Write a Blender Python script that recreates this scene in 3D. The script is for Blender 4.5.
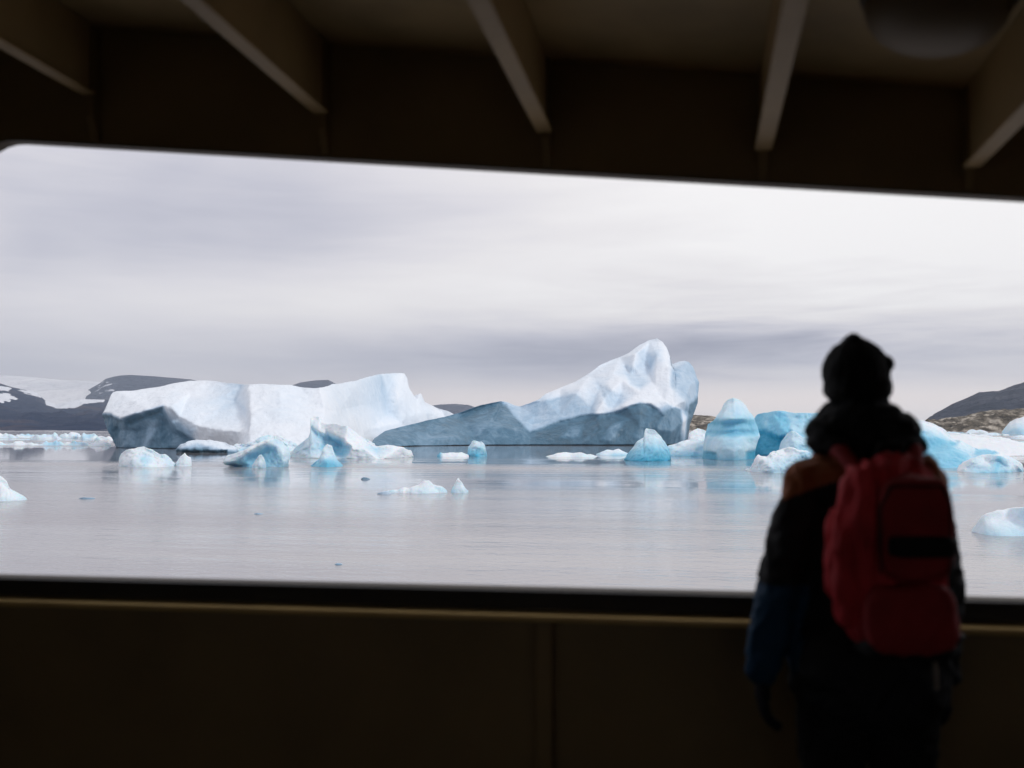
import bpy, bmesh, math, random
import numpy as np
from mathutils import Vector, Matrix, noise
from mathutils.geometry import delaunay_2d_cdt

R = math.radians
scene = bpy.context.scene
for o in list(bpy.data.objects):
    bpy.data.objects.remove(o)
C = scene.collection

# ------------------------------------------------------------------ camera
CAM = Vector((0, 0, 4.0))
F = 995.0                       # focal length in pixels of a 1024 px wide frame
YAW, PITCH = R(10.7), R(2.4)
cam_d = bpy.data.cameras.new('camera')
cam = bpy.data.objects.new('camera', cam_d); C.objects.link(cam)
cam.location = CAM
cam.rotation_euler = (math.pi/2 + PITCH, 0, YAW)
cam_d.sensor_width = 36.0
cam_d.lens = 36.0*F/1024
cam_d.clip_start = 0.05; cam_d.clip_end = 60000
cam_d.dof.use_dof = True
cam_d.dof.focus_distance = 170
cam_d.dof.aperture_fstop = 2.0
scene.camera = cam

# ------------------------------------------------------------------ exposure
vs = scene.view_settings
scene.display_settings.display_device = 'sRGB'
vs.view_transform = 'Standard'; vs.look = 'None'; vs.exposure = 0.0; vs.gamma = 1.0
vs.use_curve_mapping = False

# ------------------------------------------------------------------ sun and sky
SUN_EL, SUN_AZ = R(38), R(112)      # azimuth measured clockwise from +Y
sun_d = bpy.data.lights.new('sun', 'SUN'); sun_d.energy = 1.2; sun_d.angle = R(14)
sun_d.color = (1.0, 0.985, 0.97)
sun = bpy.data.objects.new('sun', sun_d); C.objects.link(sun)
sd = Vector((math.sin(SUN_AZ)*math.cos(SUN_EL), math.cos(SUN_AZ)*math.cos(SUN_EL), math.sin(SUN_EL)))
sun.rotation_euler = sd.to_track_quat('Z', 'Y').to_euler()

world = bpy.data.worlds.new('World'); scene.world = world; world.use_nodes = True
nt = world.node_tree; nt.nodes.clear(); N = nt.nodes.new; LK = nt.links.new
w_out = N('ShaderNodeOutputWorld')
sky = N('ShaderNodeTexSky'); sky.sky_type = 'NISHITA'; sky.sun_disc = False
sky.sun_elevation = SUN_EL; sky.sun_rotation = SUN_AZ; sky.dust_density = 3
bg_sky = N('ShaderNodeBackground'); bg_sky.inputs['Strength'].default_value = 0.1
LK(sky.outputs[0], bg_sky.inputs[0])
def math_n(op, a, b=None, c=None, clamp=False):
    n = N('ShaderNodeMath'); n.operation = op; n.use_clamp = clamp
    for i, v in enumerate((a, b, c)):
        if v is None: continue
        if isinstance(v, (int, float)): n.inputs[i].default_value = v
        else: LK(v, n.inputs[i])
    return n.outputs[0]
tc = N('ShaderNodeTexCoord'); sep = N('ShaderNodeSeparateXYZ'); LK(tc.outputs['Generated'], sep.inputs[0])
x, y, z = sep.outputs
az = math_n('ARCTAN2', x, y)                       # 0 along +Y, positive to the right
el = math_n('ARCSINE', z)
def noise_w(sx, sy, off, detail=4, rough=0.5, dist=0.0):
    cb = N('ShaderNodeCombineXYZ')
    LK(math_n('MULTIPLY', az, sx), cb.inputs[0]); LK(math_n('MULTIPLY', el, sy), cb.inputs[1])
    cb.inputs[2].default_value = off
    n = N('ShaderNodeTexNoise'); n.inputs['Scale'].default_value = 1.0
    n.inputs['Detail'].default_value = detail; n.inputs['Roughness'].default_value = rough
    n.inputs['Distortion'].default_value = dist
    LK(cb.outputs[0], n.inputs['Vector']); return n.outputs['Fac']
def bump_w(a0, sa, e0, se):                         # soft cloud mass centred on a compass bearing and height
    da = math_n('DIVIDE', math_n('SUBTRACT', az, a0), sa)
    de = math_n('DIVIDE', math_n('SUBTRACT', el, e0), se)
    s = math_n('ADD', math_n('MULTIPLY', da, da), math_n('MULTIPLY', de, de))
    return math_n('POWER', 2.718, math_n('MULTIPLY', s, -1.0))
broad = noise_w(2.2, 7.0, 3.1, 3, 0.5, 0.6)
streak = noise_w(4.0, 34.0, 8.7, 5, 0.55, 0.5)
fine = noise_w(9.0, 75.0, 15.3, 5, 0.6, 0.8)
# brightness of the cloud layer
b = math_n('MULTIPLY_ADD', math_n('SUBTRACT', broad, 0.5), 0.52, 0.585)
b = math_n('MULTIPLY_ADD', math_n('SUBTRACT', streak, 0.5), math_n('MULTIPLY_ADD', bump_w(0.12, 0.35, 0.11, 0.07), 0.50, 0.18), b)
b = math_n('MULTIPLY_ADD', math_n('SUBTRACT', fine, 0.5), math_n('MULTIPLY_ADD', bump_w(0.12, 0.35, 0.10, 0.06), 0.32, 0.05), b)
b = math_n('MULTIPLY_ADD', bump_w(0.28, 0.34, 0.20, 0.10), 0.46, b)
b = math_n('MULTIPLY_ADD', bump_w(0.22, 0.60, 0.30, 0.22), 0.12, b)
b = math_n('MULTIPLY_ADD', bump_w(0.03, 0.30, 0.080, 0.028), -0.32, b)
b = math_n('MULTIPLY_ADD', bump_w(-0.20, 0.20, 0.070, 0.020), -0.11, b)
b = math_n('MULTIPLY_ADD', bump_w(-0.50, 0.30, 0.20, 0.06), -0.17, b)
b = math_n('MULTIPLY_ADD', bump_w(-0.34, 0.26, 0.128, 0.032), 0.15, b)
b = math_n('MULTIPLY_ADD', bump_w(0.20, 0.50, 0.02, 0.022), 0.16, b)
b = math_n('MULTIPLY_ADD', bump_w(0.2, 1.6, 0.75, 0.42), 0.22, b)
b = math_n('MAXIMUM', b, 0.25)
ramp = N('ShaderNodeValToRGB'); LK(b, ramp.inputs[0])
e = ramp.color_ramp.elements
e[0].position = 0.30; e[0].color = (0.300, 0.305, 0.375, 1)
e[1].position = 1.0;  e[1].color = (0.80, 0.78, 0.775, 1)
m_ = e.new(0.48); m_.color = (0.465, 0.460, 0.520, 1)
m_ = e.new(0.66); m_.color = (0.625, 0.605, 0.635, 1)
m_ = e.new(0.80); m_.color = (0.715, 0.690, 0.695, 1)
# a faint warm veil low over the horizon
warm = N('ShaderNodeMixRGB'); LK(math_n('MULTIPLY', bump_w(0.10, 0.62, 0.024, 0.017), 0.85), warm.inputs[0]); LK(ramp.outputs[0], warm.inputs[1])
warm.inputs[2].default_value = (0.84, 0.755, 0.725, 1)
bg_c = N('ShaderNodeBackground'); LK(warm.outputs[0], bg_c.inputs[0]); bg_c.inputs['Strength'].default_value = 1.36
mixw = N('ShaderNodeMixShader'); mixw.inputs[0].default_value = 0.93
LK(bg_sky.outputs[0], mixw.inputs[1]); LK(bg_c.outputs[0], mixw.inputs[2]); LK(mixw.outputs[0], w_out.inputs[0])

cy = scene.cycles
cy.max_bounces = 8; cy.diffuse_bounces = 4; cy.glossy_bounces = 3; cy.transmission_bounces = 4
cy.volume_bounces = 0; cy.transparent_max_bounces = 4
cy.caustics_reflective = False; cy.caustics_refractive = False
cy.sample_clamp_indirect = 4.0

# ------------------------------------------------------------------ helpers
FW = Vector((-math.sin(YAW), math.cos(YAW), 0)); RT = Vector((math.cos(YAW), math.sin(YAW), 0))
MR = cam.rotation_euler.to_matrix()
def ray(px, py):
    return MR @ Vector(((px-512)/F, -(py-384)/F, -1))
def at(px, py, d):
    """point seen at px,py whose horizontal forward distance is d"""
    v = ray(px, py); return CAM + v*(d/v.dot(FW))
def water_depth(py, px=512):
    v = ray(px, py); t = -CAM.z/v.z; return t*v.dot(FW)
def pyz(px, z, d):
    """pixel row at which height z shows at distance d"""
    h = (z-CAM.z)/d
    # forward frame: (1, h) rotated by pitch
    a = math.atan(h) - PITCH
    return 384 - F*math.tan(a)
def wallpt(px, py, Y=3.3):
    v = ray(px, py); return CAM + v*(Y/v.y)

def link(name, me, m=None, parent=None):
    o = bpy.data.objects.new(name, me); C.objects.link(o)
    if m is not None: o.data.materials.append(m)
    if parent is not None: o.parent = parent
    return o
def tag(o, label=None, cat=None, group=None, kind=None):
    if label: o['label'] = label
    if cat: o['category'] = cat
    if group: o['group'] = group
    if kind: o['kind'] = kind
    return o
def empty(name, loc=(0, 0, 0), rz=0):
    o = bpy.data.objects.new(name, None); C.objects.link(o)
    o.location = loc; o.rotation_euler = (0, 0, rz); o.empty_display_size = 0.1; return o
def smooth(me, on=True):
    me.polygons.foreach_set('use_smooth', [on]*len(me.polygons)); me.update()

# ------------------------------------------------------------------ materials
def newmat(name):
    m = bpy.data.materials.new(name); m.use_nodes = True
    t = m.node_tree; bs = t.nodes['Principled BSDF']; return m, t, bs
def nd(t, typ, **kw):
    n = t.nodes.new(typ)
    for k, v in kw.items():
        if k in n.inputs: n.inputs[k].default_value = v
        else: setattr(n, k, v)
    return n
def paint(name, col, rough=0.5, var=0.15, scale=3.0, bump=0.0, bscale=60, spec=0.4):
    m, t, bs = newmat(name)
    tcn = nd(t, 'ShaderNodeTexCoord'); n = nd(t, 'ShaderNodeTexNoise'); n.inputs['Scale'].default_value = scale
    n.inputs['Detail'].default_value = 6; t.links.new(tcn.outputs['Object'], n.inputs['Vector'])
    r = nd(t, 'ShaderNodeValToRGB'); t.links.new(n.outputs['Fac'], r.inputs[0])
    r.color_ramp.elements[0].position = .3; r.color_ramp.elements[1].position = .7
    r.color_ramp.elements[0].color = tuple(c*(1-var) for c in col)+(1,)
    r.color_ramp.elements[1].color = tuple(min(1, c*(1+var)) for c in col)+(1,)
    t.links.new(r.outputs[0], bs.inputs['Base Color'])
    bs.inputs['Roughness'].default_value = rough; bs.inputs['Specular IOR Level'].default_value = spec
    if bump:
        n2 = nd(t, 'ShaderNodeTexNoise'); n2.inputs['Scale'].default_value = bscale; n2.inputs['Detail'].default_value = 4
        t.links.new(tcn.outputs['Object'], n2.inputs['Vector'])
        bp = nd(t, 'ShaderNodeBump'); bp.inputs['Strength'].default_value = bump; bp.inputs['Distance'].default_value = 0.01
        t.links.new(n2.outputs['Fac'], bp.inputs['Height']); t.links.new(bp.outputs[0], bs.inputs['Normal'])
    return m

def ice_mat(name, stops, bscale=0.9, bstr=0.35, flute=0.0):
    m, t, bs = newmat(name)
    tcn = nd(t, 'ShaderNodeTexCoord')
    at_ = nd(t, 'ShaderNodeAttribute'); at_.attribute_name = 'ice'
    mp = nd(t, 'ShaderNodeMapping'); mp.inputs['Scale'].default_value = (1, 1, 0.45)
    t.links.new(tcn.outputs['Object'], mp.inputs['Vector'])
    n = nd(t, 'ShaderNodeTexNoise'); n.inputs['Scale'].default_value = 0.35; n.inputs['Detail'].default_value = 8
    n.inputs['Roughness'].default_value = .62; n.inputs['Distortion'].default_value = 1.0
    t.links.new(mp.outputs[0], n.inputs['Vector'])
    # streaks: dense blue layers run through the ice; the attribute also carries painted undercut shade
    sb_ = nd(t, 'ShaderNodeMath', operation='SUBTRACT'); t.links.new(n.outputs['Fac'], sb_.inputs[0]); sb_.inputs[1].default_value = .5
    am_ = nd(t, 'ShaderNodeMath', operation='MULTIPLY_ADD'); t.links.new(at_.outputs['Fac'], am_.inputs[0]); am_.inputs[1].default_value = .36; am_.inputs[2].default_value = .22
    md = nd(t, 'ShaderNodeMath', operation='MULTIPLY'); t.links.new(sb_.outputs[0], md.inputs[0]); t.links.new(am_.outputs[0], md.inputs[1])
    ad = nd(t, 'ShaderNodeMath', operation='ADD'); ad.use_clamp = True
    t.links.new(md.outputs[0], ad.inputs[0]); t.links.new(at_.outputs['Fac'], ad.inputs[1])
    r = nd(t, 'ShaderNodeValToRGB'); t.links.new(ad.outputs[0], r.inputs[0])
    el_ = r.color_ramp.elements
    el_[0].position, el_[0].color = stops[0][0], stops[0][1]+(1,)
    el_[1].position, el_[1].color = stops[-1][0], stops[-1][1]+(1,)
    for p, c in stops[1:-1]:
        k = el_.new(p); k.color = c+(1,)
    t.links.new(r.outputs[0], bs.inputs['Base Color'])
    rr = nd(t, 'ShaderNodeMapRange'); t.links.new(ad.outputs[0], rr.inputs[0])
    rr.inputs[3].default_value = 0.7; rr.inputs[4].default_value = 0.28
    t.links.new(rr.outputs[0], bs.inputs['Roughness'])
    bs.inputs['Specular IOR Level'].default_value = 0.35
    n2 = nd(t, 'ShaderNodeTexNoise'); n2.inputs['Scale'].default_value = bscale; n2.inputs['Detail'].default_value = 8
    n2.inputs['Roughness'].default_value = .65
    t.links.new(tcn.outputs['Object'], n2.inputs['Vector'])
    h = n2.outputs['Fac']
    # broken facets
    vo = nd(t, 'ShaderNodeTexVoronoi'); vo.inputs['Scale'].default_value = bscale*.55; vo.feature = 'F1'
    dv = nd(t, 'ShaderNodeMixRGB'); dv.inputs[0].default_value = .25; t.links.new(tcn.outputs['Object'], dv.inputs[1]); t.links.new(n.outputs['Color'], dv.inputs[2])
    t.links.new(dv.outputs[0], vo.inputs['Vector'])
    fa = nd(t, 'ShaderNodeMath', operation='MULTIPLY_ADD'); t.links.new(vo.outputs['Distance'], fa.inputs[0]); fa.inputs[1].default_value = -.55
    t.links.new(h, fa.inputs[2]); h = fa.outputs[0]
    if flute:
        mp2 = nd(t, 'ShaderNodeMapping'); mp2.inputs['Scale'].default_value = (0.8, 0.8, 0.04)
        t.links.new(tcn.outputs['Object'], mp2.inputs['Vector'])
        n3 = nd(t, 'ShaderNodeTexNoise'); n3.inputs['Scale'].default_value = 1.0; n3.inputs['Detail'].default_value = 5
        t.links.new(mp2.outputs[0], n3.inputs['Vector'])
        ma = nd(t, 'ShaderNodeMath', operation='MULTIPLY_ADD'); t.links.new(n3.outputs['Fac'], ma.inputs[0])
        ma.inputs[1].default_value = flute; t.links.new(h, ma.inputs[2]); h = ma.outputs[0]
    bp = nd(t, 'ShaderNodeBump'); bp.inputs['Strength'].default_value = bstr; bp.inputs['Distance'].default_value = 1.0
    t.links.new(h, bp.inputs['Height']); t.links.new(bp.outputs[0], bs.inputs['Normal'])
    return m
M_ICE = ice_mat('glacier_ice', [(0, (.83, .885, .935)), (.18, (.70, .80, .89)), (.4, (.36, .52, .67)), (.66, (.095, .205, .30)), (1, (.02, .05, .07))], 0.9, 0.17, 4.5)
M_TURQ = ice_mat('turquoise_ice', [(0, (.83, .89, .935)), (.16, (.64, .81, .90)), (.38, (.28, .62, .80)), (.68, (.06, .40, .60)), (1, (.02, .26, .38))], 1.6, 0.22)
_b = M_TURQ.node_tree.nodes['Principled BSDF']; _b.inputs['Subsurface Weight'].default_value = .35; _b.inputs['Subsurface Radius'].default_value = (.15, .6, .9); _b.inputs['Subsurface Scale'].default_value = .8
M_SMALL = ice_mat('floe_ice', [(0, (.88, .90, .93)), (.35, (.66, .80, .88)), (.7, (.22, .46, .58)), (1, (.03, .07, .09))], 2.5, 0.25)

# ------------------------------------------------------------------ water
def water():
    m, t, bs = newmat('fjord_water')
    bs.inputs['Base Color'].default_value = (0.32, 0.307, 0.315, 1)
    bs.inputs['Roughness'].default_value = 0.05; bs.inputs['IOR'].default_value = 1.45
    bs.inputs['Specular IOR Level'].default_value = 0.5
    geo = nd(t, 'ShaderNodeNewGeometry')
    def nz(scale, rot, sx, sy, detail, rough=.5, dist=0):
        mp = nd(t, 'ShaderNodeMapping'); mp.inputs['Rotation'].default_value = (0, 0, rot)
        mp.inputs['Scale'].default_value = (sx, sy, 1); t.links.new(geo.outputs['Position'], mp.inputs['Vector'])
        n = nd(t, 'ShaderNodeTexNoise'); n.inputs['Scale'].default_value = scale; n.inputs['Detail'].default_value = detail
        n.inputs['Roughness'].default_value = rough; n.inputs['Distortion'].default_value = dist
        t.links.new(mp.outputs[0], n.inputs['Vector']); return n.outputs['Fac']
    def mth(op, a, b_, c=None):
        n = nd(t, 'ShaderNodeMath', operation=op)
        for i, v in enumerate((a, b_, c)):
            if v is None: continue
            if isinstance(v, (int, float)): n.inputs[i].default_value = v
            else: t.links.new(v, n.inputs[i])
        return n.outputs[0]
    rip = nz(2.4, .25, .55, 1.0, 4, .55, .3)       # ripples
    swl = nz(0.22, -.12, .35, 1.0, 3, .5, .4)       # slow swell
    patch = nz(0.016, -.18, .16, 1.9, 5, .62, .4)    # wind patches
    # sheltered calm water in the lee of the two big icebergs
    def lee(px, py, rx, ry, dd):
        c_ = at(px, py, water_depth(py)-dd)
        vm = nd(t, 'ShaderNodeMapping'); vm.vector_type = 'POINT'
        sub = nd(t, 'ShaderNodeVectorMath', operation='SUBTRACT'); t.links.new(geo.outputs['Position'], sub.inputs[0]); sub.inputs[1].default_value = (c_.x, c_.y, 0)
        t.links.new(sub.outputs[0], vm.inputs['Vector']); vm.inputs['Rotation'].default_value = (0, 0, -YAW)
        dv_ = nd(t, 'ShaderNodeVectorMath', operation='MULTIPLY'); t.links.new(vm.outputs[0], dv_.inputs[0]); dv_.inputs[1].default_value = (1/rx, 1/ry, 0)
        ln = nd(t, 'ShaderNodeVectorMath', operation='LENGTH'); t.links.new(dv_.outputs[0], ln.inputs[0])
        m_r = nd(t, 'ShaderNodeMapRange'); t.links.new(ln.outputs['Value'], m_r.inputs[0]); m_r.inputs[1].default_value = .55; m_r.inputs[2].default_value = 1.1
        m_r.inputs[3].default_value = .15; m_r.inputs[4].default_value = 0
        return m_r.outputs[0]
    patch = mth('SUBTRACT', patch, mth('MAXIMUM', lee(530, 446, 46, 55, 25), lee(150, 450, 30, 45, 12)))
    mr = nd(t, 'ShaderNodeMapRange'); t.links.new(patch, mr.inputs[0])
    mr.inputs[1].default_value = .42; mr.inputs[2].default_value = .62; mr.inputs[3].default_value = .06; mr.inputs[4].default_value = 1.0
    rr = nd(t, 'ShaderNodeMapRange'); t.links.new(patch, rr.inputs[0])
    rr.inputs[1].default_value = .42; rr.inputs[2].default_value = .60; rr.inputs[3].default_value = .02; rr.inputs[4].default_value = .21
    t.links.new(rr.outputs[0], bs.inputs['Roughness'])
    hgt = mth('MULTIPLY_ADD', mth('MULTIPLY', rip, mr.outputs[0]), 0.075, mth('MULTIPLY', mth('MULTIPLY', swl, mr.outputs[0]), 0.13))
    bp = nd(t, 'ShaderNodeBump'); bp.inputs['Strength'].default_value = 0.55; bp.inputs['Distance'].default_value = 1.0
    t.links.new(hgt, bp.inputs['Height']); t.links.new(bp.outputs[0], bs.inputs['Normal'])
    bm = bmesh.new()
    S = 6950
    g = [-S, -3000, -600, -100, 0, 60, 150, 300, 600, 1500, 3500, S]
    gx = [-S, -3000, -600, -100, 0, 100, 600, 3000, S]
    vv = [[bm.verts.new((a, b_, 0)) for a in gx] for b_ in g]
    for j in range(len(g)-1):
        for i in range(len(gx)-1):
            bm.faces.new((vv[j][i], vv[j][i+1], vv[j+1][i+1], vv[j+1][i]))
    me = bpy.data.meshes.new('fjord_water'); bm.to_mesh(me); bm.free()
    tag(link('water', me, m), 'calm grey fjord water reflecting the overcast sky', 'water', kind='structure')
water()

# ------------------------------------------------------------------ ice builder
def interp(poly, x):
    xs = [p[0] for p in poly]; ys = [p[1] for p in poly]
    return float(np.interp(x, xs, ys))
def inside(poly, X, Y):
    """signed distance-like softness: positive inside, in pixels"""
    n = len(poly); ins = np.zeros(X.shape, bool); dmin = np.full(X.shape, 1e9)
    for i in range(n):
        x0, y0 = poly[i]; x1, y1 = poly[(i+1) % n]
        cond = ((y0 > Y) != (y1 > Y)) & (X < (x1-x0)*(Y-y0)/((y1-y0) if y1 != y0 else 1e-9)+x0)
        ins ^= cond
        L2 = (x1-x0)**2+(y1-y0)**2 + 1e-9
        tt = np.clip(((X-x0)*(x1-x0)+(Y-y0)*(y1-y0))/L2, 0, 1)
        d = np.hypot(X-(x0+tt*(x1-x0)), Y-(y0+tt*(y1-y0)))
        dmin = np.minimum(dmin, d)
    return np.where(ins, dmin, -dmin)
def facet_interp(pts, X, Y):
    P = np.array([(p[0], p[1]) for p in pts], float)
    V = np.array([(p[2], p[3]) for p in pts], float)
    x0, y0 = P.min(0)-60; x1, y1 = P.max(0)+60
    for cx, cy_ in ((x0, y0), (x1, y0), (x1, y1), (x0, y1), ((x0+x1)/2, y0), ((x0+x1)/2, y1), (x0, (y0+y1)/2), (x1, (y0+y1)/2)):
        w = 1/((P[:, 0]-cx)**2+(P[:, 1]-cy_)**2)**2
        P = np.vstack([P, (cx, cy_)]); V = np.vstack([V, (V[:len(w)]*w[:, None]).sum(0)/w.sum()])
    r = delaunay_2d_cdt([Vector(p) for p in P], [], [], 0, 1e-4)
    vo, tri, orig = r[0], r[2], r[3]
    val = np.array([V[o_[0]] for o_ in orig])
    D = np.zeros(X.shape); Cc = np.zeros(X.shape)
    for f in tri:
        if len(f) != 3: continue
        a, b_, c = (vo[i] for i in f)
        det = (b_.y-c.y)*(a.x-c.x)+(c.x-b_.x)*(a.y-c.y)
        if abs(det) < 1e-9: continue
        l0 = ((b_.y-c.y)*(X-c.x)+(c.x-b_.x)*(Y-c.y))/det
        l1 = ((c.y-a.y)*(X-c.x)+(a.x-c.x)*(Y-c.y))/det
        l2 = 1-l0-l1
        m = (l0 >= -1e-6) & (l1 >= -1e-6) & (l2 >= -1e-6)
        vv = val[list(f)]
        D = np.where(m, l0*vv[0][0]+l1*vv[1][0]+l2*vv[2][0], D)
        Cc = np.where(m, l0*vv[0][1]+l1*vv[1][1]+l2*vv[2][1], Cc)
    return D, Cc
def blur(A, it):
    for _ in range(it):
        B = A.copy()
        B[1:-1] = (A[:-2]+2*A[1:-1]+A[2:])/4
        A = B.copy()
        A[:, 1:-1] = (B[:, :-2]+2*B[:, 1:-1]+B[:, 2:])/4
    return A
def fract(p, o=4, H=0.9):
    return noise.fractal(p, H, 2.1, o, noise_basis='PERLIN_ORIGINAL')
def ice(name, label, cat, base, top, pts, thick, mat, L=None, Rr=None, patches=(), amp=0.12, rel=0.4, freq=0.5,
        rnd=0.25, group=None, step=1.0, soft=2, seed=0.0, nv=None, parent=None, flat=0.5):
    D0 = water_depth(base)
    x0, x1 = top[0][0], top[-1][0]
    Lf = (lambda v: interp(L, v)) if L else (lambda v: x0)
    Rf = (lambda v: interp(Rr, v)) if Rr else (lambda v: x1)
    nu = max(14, int((x1-x0)/step)); ymin = min(p[1] for p in top)
    nv = nv or max(8, int((base-ymin)/step)+2)
    U, Vv = np.meshgrid(np.linspace(0, 1, nu+1), np.linspace(0, 1, nv+1))
    PX = np.zeros(U.shape); PT = np.zeros(U.shape)
    txs = [p[0] for p in top]; tys = [p[1] for p in top]
    for j in range(nv+1):
        v = j/nv; l, r_ = Lf(v), Rf(v)
        PX[j] = l+(r_-l)*U[j]
    PT[:] = np.interp(Lf(1)+(Rf(1)-Lf(1))*U[0], txs, tys)[None, :]
    PY0 = np.full(U.shape, float(base))
    PY = PY0*(1-Vv)+PT*Vv
    if pts:
        D, Cc = facet_interp(pts, PX, PY)
        D = blur(D, soft)
    else:
        D = np.zeros(U.shape); Cc = np.zeros(U.shape)
    D = D + thick*rnd*np.abs(2*U-1)**3
    D = D + thick*0.12*Vv**2
    for pt in patches:
        poly, c, push = pt[:3]; sf = pt[3] if len(pt) > 3 else 1.2
        s = np.clip(inside(poly, PX, PY)/sf*0.5+0.5, 0, 1)
        Cc = Cc*(1-s)+c*s; D = D + push*s
    pxm = D0/F
    if base-ymin > 30:      # wet notch at the waterline, its shade also painted near black
        wl = np.clip(1.5-(base-PY)/1.5, 0, 1); Cc = np.maximum(Cc, 1.15*wl); D = D + 1.8*wl
    verts = []; cols = []
    for j in range(nv+1):
        for i in range(nu+1):
            px, d = PX[j, i], D0+D[j, i]
            pb = pyz(px, -0.35, d)
            v = Vv[j, i]
            py = pb*(1-v)+PT[j, i]*v
            p = at(px, py, d)
            q = Vector((p.x, p.y, p.z))*freq + Vector((seed, seed*1.7, 0))
            a = amp*1.0*min(1.0, 0.25+v*4); cc_ = float(Cc[j, i])
            nvv = Vector((fract(q*1.3, 4), fract(q*1.3+Vector((31, 0, 0)), 4), fract(q*1.3+Vector((0, 57, 0)), 4)))
            rg = (abs(fract(q*0.55+Vector((9, 9, 9)), 5, .8)) - .25)
            p = p + Vector((nvv.x, nvv.y, nvv.z*(0.8 if v > 0.02 else 0)))*a + FW*((rg*rel*2*(1+.5*cc_)+(abs(fract(q*2.3+Vector((4, 9, 2)), 4, .7))-.2)*rel*.4)*min(1, .3+v*3))
            verts.append(p); cols.append(float(Cc[j, i]))
    cen = at((x0+x1)/2, base, D0+thick/2)
    nb = max(5, int(thick/pxm/6)); nb = min(nb, 14)
    away = Vector((cen.x, cen.y, 0)).normalized()
    toprow = [verts[nv*(nu+1)+i].copy() for i in range(nu+1)]
    for k in range(1, nb+1):
        s = k/nb
        for i in range(nu+1):
            tp = toprow[i]
            q = tp + away*(thick*s)
            zz = -0.35 + (tp.z+0.35)*(max(0, 1-s**(1+flat*4)))
            lat = (cen-tp).dot(RT)
            q = q + RT*(lat*0.25*s**2); q.z = zz
            nn = fract(q*freq+Vector((seed, 3, 1)), 4)
            q = q + Vector((0, 0, nn*amp*2*(1-s)*min(1, s*3)))
            verts.append(q); cols.append(float(Cc[nv, i])*(1-s)*.5)
    rows = nv+nb+1; W = nu+1
    faces = []
    for j in range(rows-1):
        for i in range(nu):
            a = j*W+i; faces.append((a, a+1, a+W+1, a+W))
    faces.append(tuple(j*W for j in range(rows-1, -1, -1))[::-1][::-1])
    faces.append(tuple(j*W+nu for j in range(rows)))
    faces.append(tuple(list(range(nu, -1, -1))+[(rows-1)*W+i for i in range(nu+1)]))
    org = at((x0+x1)/2, base, D0+thick*.4); org.z = 0
    me = bpy.data.meshes.new(name)
    me.from_pydata([v-org for v in verts], [], faces); me.validate()
    bm = bmesh.new(); bm.from_mesh(me); bmesh.ops.recalc_face_normals(bm, faces=bm.faces); bm.to_mesh(me); bm.free()
    a_ = me.attributes.new('ice', 'FLOAT', 'POINT'); a_.data.foreach_set('value', cols)
    smooth(me)
    o = link(name, me, mat, parent); o.location = org
    tag(o, label, cat, group)
    return o


# ------------------------------------------------------------------ far land
def land(name, label, cat, skyl, D, front, back, mat, amp=20, freq=0.004, patches=(), kind='structure', step=1.0, z0=-3, pw=0.8, rough_top=0.25):
    xs = [p[0] for p in skyl]; ys = [p[1] for p in skyl]
    n = int((xs[-1]-xs[0])/step); nv = 34; nb = 10
    verts = []; sn = []
    for j in range(nv+nb+1):
        for i in range(n+1):
            px = xs[0]+(xs[-1]-xs[0])*i/n; py = float(np.interp(px, xs, ys))
            top = at(px, py, D)
            if j <= nv:
                v = j/nv; d = D-front*(1-v)
                base = at(px, 426, d); zz = z0+(top.z-z0)*v**pw
                p = Vector((base.x, base.y, zz)); w = math.sin(math.pi*min(1, v))*(1-rough_top)+rough_top*min(1, v*6)
            else:
                s = (j-nv)/nb; p = top+Vector((top.x, top.y, 0)).normalized()*(back*s); p.z = z0+(top.z-z0)*(1-s**1.5); w = .4*(1-s)+.1
            q = p*freq
            h = noise.ridged_multi_fractal(q, 0.9, 2.1, 6, 1.0, 2.0)-1.0
            h2 = fract(q*6, 4)
            p.z += (h*.7+h2*.35)*amp*w if j > 0 else 0
            verts.append(p)
            sv = 0.0
            if j <= nv:
                yy = pyz(px, p.z, d)
                for poly, c in patches:
                    sg = float(inside(poly, np.array([px]), np.array([yy]))[0])
                    sv = max(sv, c*min(1, max(0, sg/2+.5)))
            else: sv = patches[0][1] if patches else 0
            sn.append(sv)
    W = n+1; faces = []
    for j in range(nv+nb):
        for i in range(n):
            a = j*W+i; faces.append((a, a+1, a+W+1, a+W))
    me = bpy.data.meshes.new(name); org = at((xs[0]+xs[-1])/2, 426, D); org.z = 0
    me.from_pydata([v-org for v in verts], [], faces); me.validate()
    bm = bmesh.new(); bm.from_mesh(me); bmesh.ops.recalc_face_normals(bm, faces=bm.faces)
    if sum(f.normal.z for f in bm.faces) < 0: bmesh.ops.reverse_faces(bm, faces=bm.faces)
    bm.to_mesh(me); bm.free()
    a_ = me.attributes.new('snow', 'FLOAT', 'POINT'); a_.data.foreach_set('value', sn)
    smooth(me); o = link(name, me, mat); o.location = org
    return tag(o, label, cat, kind=kind)

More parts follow.
